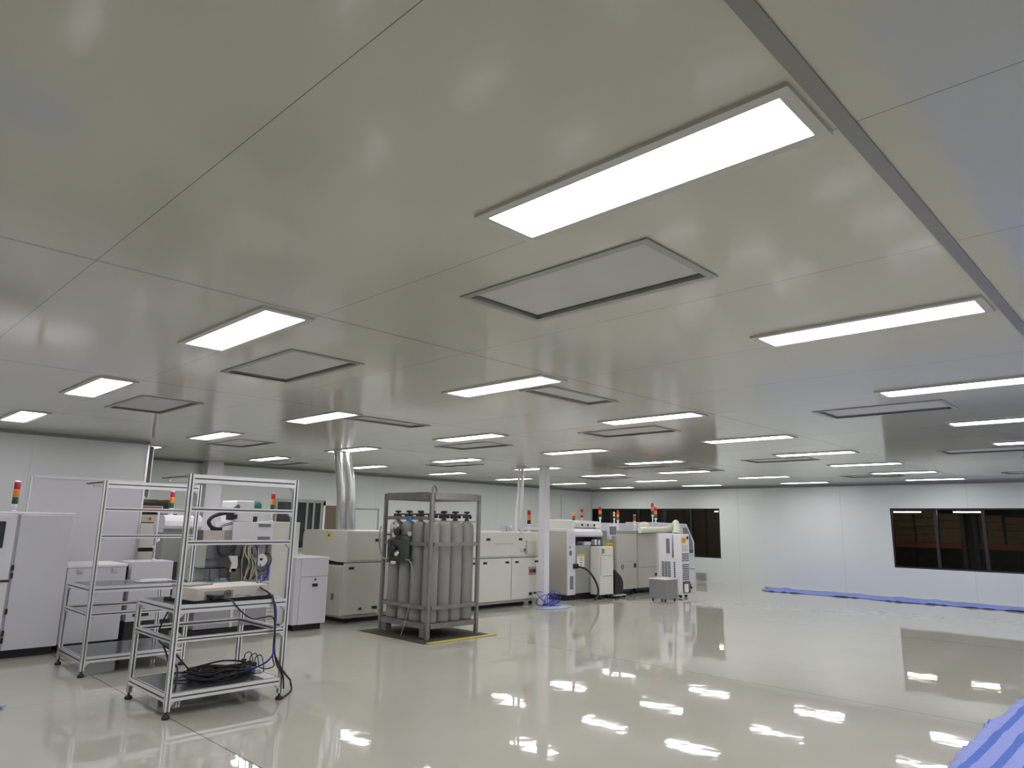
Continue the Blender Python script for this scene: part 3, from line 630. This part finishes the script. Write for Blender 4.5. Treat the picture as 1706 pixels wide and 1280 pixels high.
bar(cx0, cx0+.04, cy0+.07, cy1-.07, 1.655, 1.705); bar(cx0+.07, cx1-.03, cy0+.005, cy0+.02, 1.635, 1.65)
MB().box(cx0+.02, cx1-.02, cy0+.02, cy1-.02, .19, .205).build('base_plate', 'steel', t)
bar(cx0+.46, cx0+.52, cy0+.03, cy1-.03, 1.97, 2.04, 'cross_beam')
for x, y in ((cx0+.01, cy0+.06), (cx0+.01, cy1-.2)): MB().box(x, x+.01, y, y+.12, .02, .14).box(x, x+.10, y, y+.01, .02, .14).build('fork_guide', 'steel', t)
MB().tube([(7.02-.035, 8.5, 2.03), (7.02-.04, 8.5, 2.12), (7.02-.02, 8.5, 2.17), (7.02+.02, 8.5, 2.17), (7.02+.04, 8.5, 2.12), (7.02+.035, 8.5, 2.03)], .014, 10).build('lifting_ring', 'steel', t)
MB().box(cx1-.06, cx1-.01, cy0+.2, cy0+.24, 1.1, 1.3).build('clamp', 'steel', t)
# manifold with valves piping is part of the cage
pts = [(6.68, 9.0, 1.715), (6.68, 8.6, 1.715), (6.68, 8.16, 1.715), (6.9, 8.1, 1.715), (7.38, 8.1, 1.715)]
MB().tube([(6.66, 9.02, 1.74), (6.66, 8.1, 1.74)], .012, 8, raw=True).tube([(6.66, 8.07, 1.74), (7.4, 8.07, 1.74)], .012, 8, raw=True).build('manifold', 'darkmetal', t)
# regulator panel on the left face
pn = MB().box(cx0-.025, cx0-.012, 8.42, 8.95, 1.02, 1.36, .004).build('regulator_panel', mat('dark_green_plate', (.05, .07, .055), .5), t)
for y, z in ((8.80, 1.55), (8.70, 1.56), (8.74, 1.43), (8.66, 1.16)):
    MB().cyl((cx0-.03, y, z), (cx0-.075, y, z), .042, 16).build('gauge', 'chrome', pn)
MB().cyl((cx0-.02, 8.74, 1.22), (cx0-.12, 8.74, 1.22), .055, 18).build('regulator', 'darkmetal', pn)
MB().cyl((cx0-.02, 8.66, 1.47), (cx0-.1, 8.66, 1.47), .05, 16).build('regulator', 'darkmetal', pn)
MB().cyl((cx0-.04, 8.95, 1.43), (cx0-.04, 8.45, 1.43), .014, 8).cyl((cx0-.04, 8.9, 1.08), (cx0-.04, 8.3, 1.08), .014, 8).cyl((cx0-.05, 8.84, 1.08), (cx0-.05, 8.84, 1.34), .012, 8).build('copper_pipe', 'brass', pn)
MB().box(cx0-.03, cx0-.026, 8.72, 8.84, 1.0, 1.04).build('paper_label', 'paper', pn)
MB().tube([(cx0-.05, 9.10, 1.55), (cx0-.09, 9.08, 1.42), (cx0-.07, 9.08, 1.22), (cx0-.06, 9.0, 1.08), (cx0-.05, 8.88, 1.07)], .012, 8).build('grey_hose', 'grey', pn)
cable('gas_hose', [(cx0-.045, 8.47, 1.075), (cx0-.06, 8.36, 1.07), (cx0-.07, 8.28, 1.0), (cx0-.06, 8.25, .82), (cx0-.05, 8.24, .7), (cx0-.06, 8.30, .45), (cx0-.08, 8.36, .2), (cx0-.1, 8.42, .02)], .0065, 'grey', 'thin pale hose hanging down the left face of the gas cage', 'hose')
o = MB().box(6.47, 6.50, 8.38, 8.48, 1.64, 1.70, .012).build('blue_tag', 'bluetape', loc=(6.48, 8.4, 1.66)); tag(o, 'small bright blue tag on the cage rail below the cylinder valves', 'tag')
# cylinders
cyl_proto = thing('gas_cylinder', (0, 0, .205), 'x', 'gas cylinder', 'grey gas cylinders in the cage')
r_ = .112
cyl_proto.location = (0, 0, .205)
MB().lathe(0, 0, [(.09, .205), (.108, .215), (r_, .24), (r_, 1.52), (.108, 1.565), (.096, 1.60), (.072, 1.628), (.04, 1.642), (.034, 1.655)], 28).build('body', 'cyl', cyl_proto)
vm = MB().lathe(0, 0, [(.036, 1.645), (.038, 1.67), (.026, 1.68), (.026, 1.735), (.014, 1.75), (.014, 1.77)], 12).cyl((-.075, 0, 1.71), (.075, 0, 1.71), .018, 8).cyl((.06, 0, 1.71), (.085, 0, 1.71), .026, 8).build('valve', 'darkmetal', cyl_proto)
MB().lathe(0, 0, [(.036, 1.765), (.046, 1.77), (.046, 1.788), (.036, 1.795)], 14).build('handwheel', 'darkmetal', vm)
done = False
names = {(0, 0): 'grey gas cylinder at the cage corner nearest the camera'}
for k, w_ in ((1, 'second'), (2, 'third'), (3, 'last')):
    names[(k, 0)] = 'grey gas cylinder, %s from the near corner on the right-hand face' % w_
    names[(0, k)] = 'grey gas cylinder, %s from the near corner on the left-hand regulator face' % w_
for a in range(4):
    for b_ in range(4):
        o = cyl_proto if not done else copy_tree(cyl_proto); done = True
        o.location = (cx0+.16+.228*a, cy0+.165+.28*b_, .205)
        o['label'] = names.get((a, b_), 'grey gas cylinder inside the cage behind the outer rows'); o.rotation_euler.z = R(0 if b_ == 0 else 90)
o = MB().box(cx0+.045, cx0+.05, 8.47, 8.56, 1.42, 1.48).build('paper_tag', 'paper', loc=(cx0+.045, 8.5, 1.45)); tag(o, 'small white paper label on a cylinder on the left face of the cage', 'label')
# mat below
t = thing('floor_mat', (6.95, 8.4, 0), 'dark olive mat with a worn yellow edge under the gas cage', 'mat')
MB().box(6.30, 7.60, 7.72, 9.30, .0, .006).build('base', 'matolive', t)
MB().box(6.36, 7.62, 7.66, 7.76, .001, .014, .004).build('yellow_edge', 'yelstrip', t)
# oven power hose to cage
cable('grey_floor_hose', [(7.0, 9.95, .2), (7.0, 9.8, .15), (6.9, 9.5, .05), (6.8, 9.3, .02), (6.7, 9.15, .02)], .012, 'cream', 'pale cable running from the oven socket to the cage foot')
# blue cable heap by the column
m = MB()
for k in range(7):
    cx, cy = 10.92+random.uniform(-.12, .12), 9.52+random.uniform(-.1, .06); rx = random.uniform(.12, .26); tilt = random.uniform(0, .5); ph = random.random()*6
    m.tube([(cx+rx*math.cos(a+ph), cy+.5*rx*math.sin(a+ph), .012+.006*k+tilt*.5*(1+math.cos(a))*(.6)) for a in [2*math.pi*q/11 for q in range(12)]], .0075, 6, per=3)
o = m.build('blue_cable_heap', 'bluecable', loc=(10.95, 9.55, 0)); tag(o, 'heap of bright blue cable on the floor at the white column foot', 'cable')
m = MB()
for k in range(5):
    rx = .42-.05*k
    m.tube([(10.95+rx*math.cos(a)*1.1, 9.42+rx*.55*math.sin(a), .012+.005*k) for a in [2*math.pi*q/16 for q in range(17)]], .011, 6, per=2)
o = m.build('hose_coil', 'paleblue', loc=(10.95, 9.4, 0)); tag(o, 'pale blue hose coiled flat on the floor before the white column', 'hose')
# ------------------------------------------------------------------ far machines
t = thing('placement_machine', (12.7, 10.7, 0), 'grey placement machine with an open dark front, just right of the white column', 'machine')
MB().box(12.06, 12.34, 10.0, 11.6, .12, 1.50, .03, 3).build('side_column', 'taupe', t)
MB().box(12.07, 12.335, 9.985, 10.02, .12, 1.47, .01).build('front_cover', 'white', t)
MB().box(12.34, 13.42, 10.25, 11.6, .12, 1.17, .008).box(12.34, 13.42, 11.0, 11.6, 1.17, 1.5).box(13.36, 13.62, 10.0, 11.6, .12, 1.5, .01).build('body', 'grey', t)
MB().prism([(10.0, 1.40), (10.03, 1.36), (10.5, 1.36), (11.6, 1.44), (11.6, 1.53), (10.12, 1.53), (10.02, 1.48)], 'x', 12.34, 13.40, .006).build('hood', 'white', t)
MB().box(12.34, 13.36, 10.3, 11.0, 1.17, 1.36).build('feeder_bay', 'black', t)
m = MB()
for k in range(6): m.box(12.42+.09*k, 12.47+.09*k, 10.12, 10.3, 1.17, 1.215)
m.build('feeder', 'dgrey', t)
MB().box(12.78, 13.05, 10.1, 10.3, 1.17, 1.25, .005).box(13.12, 13.20, 10.05, 10.15, 1.17, 1.30, .005).box(13.26, 13.33, 10.05, 10.15, 1.17, 1.29, .005).build('reel_box', 'white', t)
MB().box(12.36, 12.90, 10.02, 10.26, .14, 1.17, .008).build('front_panel', 'grey', t)
lb = MB().box(12.42, 12.68, 10.008, 10.022, .66, .98, .002).build('notice', 'paper', t)
MB().box(12.42, 12.68, 10.004, 10.009, .935, .98).box(12.42, 12.68, 10.004, 10.009, .66, .70).build('yellow_band', 'yellow', lb)
m = MB()
for z in (.74, .79, .84, .88): m.box(12.53, 12.6, 10.004, 10.009, z, z+.02)
m.build('print', 'vent', lb)
for z in (.60, .40): pass
MB().box(12.12, 12.2, 9.975, 9.99, .96, 1.06, .003).box(12.12, 12.17, 9.975, 9.99, 1.12, 1.15, .003).build('button_panel', 'vent', t)
MB().box(12.14, 12.26, 9.98, 9.988, .24, .52, .004).build('vent', 'vent', t)
MB().box(12.25, 12.38, 9.93, 9.99, .68, .78, .008).build('connector', 'black', t)
MB().box(12.08, 13.55, 10.1, 11.5, 0, .12).build('plinth', 'black', t)
mo = MB().box(13.40, 13.72, 9.86, 9.90, 1.38, 1.63, .015).box(13.5, 13.58, 9.9, 10.02, 1.3, 1.5, .006).build('monitor', 'white', t)
MB().box(13.43, 13.69, 9.853, 9.862, 1.41, 1.60).build('screen', 'screen', mo)
kp = MB().box(13.44, 13.60, 9.90, 10.0, 1.13, 1.22, .005).build('keypad', 'yellow', t)
MB().box(13.47, 13.50, 9.893, 9.901, 1.16, 1.19).box(13.53, 13.56, 9.893, 9.901, 1.16, 1.19).build('key', 'black', kp)
MB().prism([(13.40, 1.05), (13.56, 1.05), (13.60, .86), (13.40, .84)], 'y', 9.9, 10.0, .004).build('bracket', 'white', t)
MB().cyl((13.28, 10.1, 1.53), (13.28, 10.1, 1.62), .03, 10).build('sensor', 'white2', t)
tower(t, 12.41, 10.1, 1.50, ['green', 'red', 'amber'], r=.032, seg=.05, pole=.22, cap='white2', pr=.018)
tower(t, 13.42, 10.12, 1.53, GAR, r=.036, seg=.075, pole=.28, cap='red', pr=.018)
cable('thick_black_cable', [(12.36, 9.92, .72), (12.5, 9.8, .66), (12.65, 9.74, .5), (12.78, 9.72, .3), (12.80, 9.72, .14), (12.76, 9.74, .05), (12.70, 9.74, .02)], .022, 'rubber', 'thick black cable curving down the front of the placement machine')
t = thing('feeder_cart', (13.1, 9.85, 0), 'pale cream feeder cart docked in the open front of the placement machine', 'cart')
MB().box(12.90, 13.40, 9.74, 10.02, .10, 1.15, .01).build('body', 'cream2', t)
m = MB().box(12.90, 13.40, 9.733, 9.742, .955, .960).box(13.0, 13.36, 9.733, 9.742, .50, .507).box(12.925, 12.93, 9.733, 9.742, .52, .93); m.build('panel_seam', 'dgrey', t)
MB().box(13.02, 13.05, 9.725, 9.742, 1.0, 1.1, .003).box(12.97, 12.985, 9.725, 9.742, .98, 1.11, .003).build('lever', 'vent', t)
MB().box(13.0, 13.08, 9.72, 9.742, .45, .475, .004).build('latch', 'white2', t)
feet(t, 12.85, 13.45, 9.68, 10.0, .11)
t = thing('belt_unit', (13.7, 10.2, 0), 'low dark conveyor unit in the gap between placement machines', 'conveyor')
MB().prism([(13.48, .10), (13.80, .10), (13.80, .35), (13.72, .47), (13.5, .62), (13.48, .62)], 'y', 9.75, 9.95, .006).build('cover', 'black', t)
MB().box(13.40, 13.82, 9.68, 9.95, .05, .08, .004).build('base', 'bracket', t)
MB().box(13.64, 13.78, 10.0, 11.4, .62, .80, .006).build('belt_frame', 'grey', t)
feet(t, 13.38, 13.88, 9.62, 9.98, .06)
def pnp(x0, x1, label, nm='placement_machine', seam=.78, lat=True, mm='pnpgrey'):
    t = thing(nm, ((x0+x1)/2, 10.8, 0), label, 'machine')
    MB().box(x0, x1, 10.0, 11.6, .14, 1.5, .012).build('body', mm, t)
    MB().box(x0+.02, x1-.02, 9.985, 10.002, .14, seam-.01, .004).build('lower_door', mm, t)
    MB().box(x0+.02, x1-.02, 9.985, 10.002, seam+.005, 1.43, .004).build('upper_door', mm, t)
    MB().box(x0-.005, x1+.005, 9.98, 11.6, 1.45, 1.51, .008).build('top_trim', 'grey', t)
    MB().box(x0+.05, x1-.05, 10.1, 11.5, .06, .14).build('plinth', 'black', t)
    feet(t, x0, x1, 10.0, 11.5, .08, 'foot')
    return t
t = pnp(13.86, 14.73, 'cream grey placement machine with an oval lock, right of the open-fronted one')
m = MB(); m.tube([(14.10+.035*math.cos(a), 9.98, .66+.055*math.sin(a)) for a in [2*math.pi*k/16 for k in range(17)]], .009, 6, raw=True); m.build('oval_lock', 'dgrey', t)
MB().box(14.58, 14.66, 9.97, 9.988, .63, .73, .004).build('latch', 'black', t)
tower(t, 13.95, 10.1, 1.51, ['green', 'cream2', 'yellow'], r=.022, seg=.045, pole=.28, cap='white2', pr=.015)
tower(t, 14.66, 10.5, 1.51, ['dgrey', 'amber', 'redbtn'], r=.032, seg=.075, pole=.25, cap='red', pr=.015)
t = pnp(14.75, 15.62, 'cream grey placement machine behind the chiller, with a milky hose over its top', seam=.62)
MB().box(15.5, 15.58, 9.97, 9.988, .40, .47, .004).build('latch', 'black', t)
tower(t, 14.88, 10.15, 1.51, ['white2', 'brown', 'redbtn'], r=.034, seg=.07, pole=.16, cap='white2', pr=.022)
tower(t, 15.56, 10.06, 1.51, GAR, r=.034, seg=.095, pole=.40, cap='red', pr=.014)
t = thing('rear_machine', (15.3, 12.4, 0), 'pale machine top with small dark knobs showing above the open-fronted placement machine', 'machine')
MB().box(14.72, 15.86, 11.95, 13.0, .1, 1.55, .01).build('body', 'cream', t)
MB().prism([(11.9, 1.55), (11.9, 1.66), (12.0, 1.72), (13.0, 1.76), (13.0, 1.55)], 'x', 14.74, 15.84).build('hood', 'cream2', t)
MB().box(14.8, 15.8, 12.0, 12.9, 0, .1).build('plinth', 'black', t)
for x in (14.95, 15.2, 15.48): MB().box(x, x+.05, 11.88, 11.902, 1.59, 1.65, .006).build('knob', 'black', t)
tower(t, 15.22, 12.1, 1.72, ['dgrey', 'amber', 'red'], r=.034, seg=.075, pole=.09, cap='red', pr=.015)
t = thing('rear_machine', (16.6, 12.4, 0), 'pale box-topped machine showing behind the oval-lock placement machine', 'machine')
MB().box(15.95, 17.25, 11.95, 13.0, .1, 1.5, .01).build('body', 'cream', t)
MB().box(15.95, 17.25, 11.97, 12.9, 1.5, 1.69, .01).build('top_box', 'white', t)
MB().box(16.0, 17.2, 12.0, 12.9, 0, .1).build('plinth', 'black', t)
# milky hose
cable('air_hose', [(14.72, 9.9, 1.52), (14.9, 9.85, 1.53), (15.2, 9.8, 1.54), (15.45, 9.7, 1.54), (15.5, 9.5, 1.58), (15.4, 9.3, 1.70), (15.26, 9.2, 1.70), (15.15, 9.12, 1.60), (15.10, 9.1, 1.46)], .075, 'hose', 'thick milky hose looping over to the top of the chiller', 'hose', n=12)
m = MB().lathe(15.0, 9.95, [(.02, 1.51), (.12, 1.53), (.15, 1.60), (.12, 1.68), (.05, 1.72), (.01, 1.725)], 16)
o = m.build('hose_bend', 'hose', loc=(15.0, 9.95, 1.51)); tag(o, 'rounded milky hump of hose on top of a placement machine', 'hose')
# enclosure with sloped right side
t = thing('loader_enclosure', (16.6, 10.5, 0), 'white enclosure with a sloped right side and dark side glass before the far window', 'machine')
MB().prism([(15.70, .12), (17.60, .12), (17.60, 1.22), (17.22, 1.70), (15.70, 1.72)], 'y', 10.05, 11.0, .012).build('body', 'white', t)
MB().prism([(17.02, 1.60), (17.20, 1.60), (17.48, 1.22), (17.48, .98), (17.30, .98), (17.02, 1.30)], 'y', 10.035, 10.055).build('window', 'vent', t)
MB().prism([(16.2, 1.46), (16.45, 1.46), (16.4, 1.53), (16.25, 1.53)], 'y', 10.03, 10.055).build('recess', 'dgrey', t)
MB().box(17.30, 17.50, 10.035, 10.055, .92, 1.0, .003).box(17.30, 17.56, 10.037, 10.055, .50, .51).build('label_plate', 'dgrey', t)
for x in (15.85, 17.5): MB().lathe(x, 10.15, [(.05, 0), (.05, .02), (.015, .04), (.015, .13)], 12).build('foot', 'rubber', t)
m = MB().box(15.75, 17.4, 10.1, 10.95, .02, .12); m.build('plinth', 'dgrey', t)
tower(t, 15.92, 10.2, 1.71, GAR, r=.038, seg=.09, pole=.12, cap='red', pr=.02)
# chiller
t = thing('chiller', (15.08, 9.1, 0), 'white louvred chiller with a yellow rotary switch in front of the placement machines', 'chiller')
MB().box(14.80, 15.20, 8.82, 9.42, .06, 1.45, .012).build('body', 'white2', t)
MB().prism([(9.0, .9), (9.02, 1.44), (9.03, 1.44), (9.05, .9)], 'x', 14.79, 14.802).build('door_seam', 'vent', t)
MB().box(14.785, 14.805, 9.11, 9.20, 1.0, 1.34, .003).build('window', 'vent', t)
m = MB()
for r0 in range(8):
    for c0 in range(3): m.box(14.79, 14.803, 9.10+.085*c0, 9.165+.085*c0, .46+.045*r0, .49+.045*r0)
tg = mat('teal_grille', (.14, .18, .19), .5); m.build('grille', tg, t); m = MB()
for r0 in range(8): m.box(14.79, 14.803, 8.97, 9.01, .46+.045*r0, .49+.045*r0)
m.build('slot_column', tg, t)
m = MB()
for k in range(4): m.box(14.86, 15.15, 8.808, 8.822, .83+.05*k, .86+.05*k)
for k in range(8): m.box(14.86, 15.15, 8.808, 8.822, .40+.048*k, .43+.048*k)
m.build('louvre', 'vent', t)
MB().box(14.86, 15.15, 8.81, 8.824, 1.05, 1.20, .003).build('panel', 'filterplate', t)
MB().box(14.86, 15.16, 8.80, 8.824, .10, .37).build('pump_recess', 'dgrey', t)
MB().box(14.90, 15.06, 8.78, 8.82, .12, .31, .02).build('bottle', 'white2', t)
sw = MB().box(14.84, 15.0, 8.80, 8.822, 1.25, 1.37, .004).build('switch_plate', 'yellow', t)
MB().cyl((14.92, 8.80, 1.31), (14.92, 8.77, 1.31), .035, 14).box(14.91, 14.93, 8.755, 8.775, 1.275, 1.345, .004).build('rotary_knob', 'amber', sw)
MB().box(15.08, 15.14, 8.80, 8.822, 1.33, 1.40, .004).build('socket', 'black', t)
feet(t, 14.78, 15.22, 8.8, 9.44, .07)
t = thing('grey_box', (14.05, 8.85, 0), 'plain grey metal box on the floor in front of the chiller', 'box')
MB().box(13.78, 14.28, 8.60, 9.04, .05, .47, .012).build('body', 'boxgrey', t)
MB().box(13.77, 14.29, 8.59, 9.05, .455, .48, .006).build('lid', 'filterplate', t)
for x in (13.84, 14.22):
    for y in (8.66, 8.98): MB().cyl((x, y, 0), (x, y, .055), .02, 10).build('foot', 'rubber', t)
t = thing('wall_outlet', (19.57, 10.97, .2), 'low grey outlet box on the far wall under the window', 'outlet box')
MB().box(19.50, 19.6, 10.82, 11.12, .10, .27, .006).build('housing', 'grey', t)
MB().box(19.495, 19.503, 10.86, 11.08, .17, .18).build('slot', 'vent', t)
# ------------------------------------------------------------------ tarps
def tarp(name, pts_fn, nu, nv, label, seed, sv=lambda c: c.x/1.4):
    rnd = random.Random(seed); bm = bmesh.new(); uvl = bm.loops.layers.uv.new('UVMap'); g = []
    ph = [rnd.random()*6 for _ in range(6)]
    for i in range(nu+1):
        row = []
        for j in range(nv+1):
            x, y = pts_fn(i/nu, j/nv, ph)
            z = .010+.014*max(0, math.sin(x*5.1+ph[0])*math.sin(y*4.3+ph[1])+.6*math.sin(x*11+y*7+ph[2]))*(.4+.6*rnd.random())+(.02 if j in (0, nv) and rnd.random() < .25 else 0)
            row.append(bm.verts.new((x, y, z)))
        g.append(row)
    for i in range(nu):
        for j in range(nv):
            f = bm.faces.new((g[i][j], g[i+1][j], g[i+1][j+1], g[i][j+1])); f.smooth = True
            for l, (a, b) in zip(f.loops, ((i, j), (i+1, j), (i+1, j+1), (i, j+1))): l[uvl].uv = (a/nu, sv(g[a][b].co))
    if sum(f.normal.z for f in bm.faces) < 0: bmesh.ops.reverse_faces(bm, faces=bm.faces)
    r = bmesh.ops.extrude_face_region(bm, geom=list(bm.faces))
    bmesh.ops.translate(bm, vec=(0, 0, -.006), verts=[v for v in r['geom'] if isinstance(v, bmesh.types.BMVert)])
    bmesh.ops.recalc_face_normals(bm, faces=bm.faces)
    me = bpy.data.meshes.new(name); bm.to_mesh(me); bm.free(); me.materials.append(M['tarp'])
    o = bpy.data.objects.new(name, me); C.objects.link(o); return tag(o, label, 'tarp', 'blue striped tarps on the floor')
tarp('tarp', lambda a, b, p: (18.35+1.12*b+.05*math.sin(a*31+p[0])*(1-b)+.04*math.sin(a*57+p[1])*(1-b), 8.42+.5*b+.1*math.sin(b*7)-a*14.0), 140, 8, 'long blue striped tarp strip along the foot of the right wall', 5)
tarp('tarp', lambda a, b, p: (5.2+a*12.5, 1.50-1.5*b+.018*math.sin(a*29+p[0])*(1-b)+.014*math.sin(a*71+p[2])*(1-b)), 130, 18, 'blue striped tarp spread on the floor in the lower right corner', 9, lambda c: (1.50-c.y)/.86+.02)
tarp('tarp', lambda a, b, p: (1.575-1.4*a-.12*b, 7.50+.9*b-.25*a), 10, 8, 'corner of a blue tarp at the left edge of the floor', 13)
# ------------------------------------------------------------------ the dim hall behind the windows
HX = 27.0
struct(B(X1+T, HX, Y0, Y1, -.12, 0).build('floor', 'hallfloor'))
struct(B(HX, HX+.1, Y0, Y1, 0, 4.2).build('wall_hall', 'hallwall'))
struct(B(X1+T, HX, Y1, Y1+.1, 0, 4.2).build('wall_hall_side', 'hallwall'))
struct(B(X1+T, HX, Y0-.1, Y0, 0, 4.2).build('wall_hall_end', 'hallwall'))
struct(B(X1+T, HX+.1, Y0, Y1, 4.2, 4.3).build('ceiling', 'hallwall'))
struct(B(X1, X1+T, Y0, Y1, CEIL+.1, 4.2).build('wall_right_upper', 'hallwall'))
def rackhall(y0, y1, label):
    t = thing('pallet_rack', (24.2, (y0+y1)/2, 0), label, 'storage rack', 'pallet racks behind the windows')
    for x in (23.7, 24.7):
        for y in (y0, y1): MB().box(x-.05, x+.05, y-.05, y+.05, 0, 3.6).build('upright', 'rackblue', t)
        for z in (1.15, 2.55): MB().box(x-.03, x+.03, y0, y1, z, z+.14).build('beam', 'orange', t)
rackhall(1.4, 4.6, 'orange-beamed storage rack behind the nearer right-hand window')
rackhall(4.9, 8.1, 'orange-beamed storage rack behind the left end of the nearer window')
bxs = [(y, z) for y in (1.75, 2.4, 3.1, 3.8, 4.4-.1) for z in (1.30,)]
rnd = random.Random(11); k = 0
WH = ['first', 'second', 'third', 'fourth', 'fifth', 'sixth', 'seventh', 'eighth', 'ninth', 'tenth']
for y in [1.75+.62*i for i in range(5)]+[5.25+.62*i for i in range(5)]:
    h = rnd.uniform(.75, 1.2); t = thing('carton_stack', (24.2, y, 1.29), 'brown wrapped goods on the orange rack beam, %s from the right' % WH[k], 'carton', 'brown cartons on the racks'); k += 1
    n = 4
    for q in range(n): MB().box(23.8+rnd.uniform(0, .05), 24.55, y-.28, y+.28, 1.29+q*h/n, 1.29+(q+1)*h/n-.01, .015).build('carton', 'carton', t)
for y, l in [(5.75, 'bright tube lamp behind the left pane of the nearer window'), (4.3, 'bright tube lamp behind the second pane of the nearer window'), (11.2, 'bright tube lamp behind the far window')]:
    t = thing('tube_lamp', (21.6, y, 2.1), l, 'lamp', 'tube lamps in the hall behind')
    MB().box(21.55, 21.65, y-.36, y+.36, 2.15, 2.19, .004).build('housing', 'lampframe', t)
    MB().cyl((21.6, y-.34, 2.135), (21.6, y+.34, 2.135), .013, 8).build('tube', 'halllamp', t)
    for q in (-.3, .3): MB().cyl((21.6, y+q, 2.18), (21.6, y+q, 4.2), .006, 6).build('hanger', 'bracket', t)
t = thing('hall_cabinet', (23.8, 13.2, 0), 'brown panelled cabinet behind the far window', 'cabinet')
MB().box(23.4, 24.2, 11.6, 15.0, 0, 2.4, .01).build('body', 'brown', t)
for y in (12.4, 13.3, 14.2): MB().box(23.38, 23.4, y-.4, y+.4, .1, 2.3, .004).build('door', 'carton', t)
# ------------------------------------------------------------------ camera, world, view
cam = bpy.data.cameras.new('camera'); co = bpy.data.objects.new('camera', cam); C.objects.link(co)
f_px, pitch, roll, th = 1157.12, .19782, .01876, 2.36798
# world axes: X = along the machine line, Y = towards the left wall; camera heading measured from the joints of the ceiling
a = Vector((math.cos(th), math.sin(th))); b = Vector((math.cos(th-math.pi/2), math.sin(th-math.pi/2)))
def w2(r, fw): return Vector((r*b.x+fw*b.y, r*a.x+fw*a.y))   # (right, forward) -> (X, Y)
fw = Vector((*w2(0, 1)*math.cos(pitch), math.sin(pitch))); up = Vector((*w2(0, 1)*-math.sin(pitch), math.cos(pitch))); rt = Vector((*w2(1, 0), 0))
c_, s_ = math.cos(roll), math.sin(roll)
right = rt*c_ + up*s_; upv = up*c_ - rt*s_
Mx = Matrix((right, upv, -fw)).transposed().to_4x4(); Mx.translation = (0, 0, 1.632)
co.matrix_world = Mx
cam.sensor_width = 36; cam.lens = f_px/1706*36; cam.clip_start = .05; cam.clip_end = 100
bpy.context.scene.camera = co
wd = bpy.data.worlds.new('world'); bpy.context.scene.world = wd; wd.use_nodes = True
wd.node_tree.nodes['Background'].inputs[0].default_value = (.02, .02, .02, 1)
vs = bpy.context.scene.view_settings
vs.view_transform = 'Standard'; vs.look = 'None'; vs.gamma = 1; vs.use_curve_mapping = False; vs.exposure = 1.08
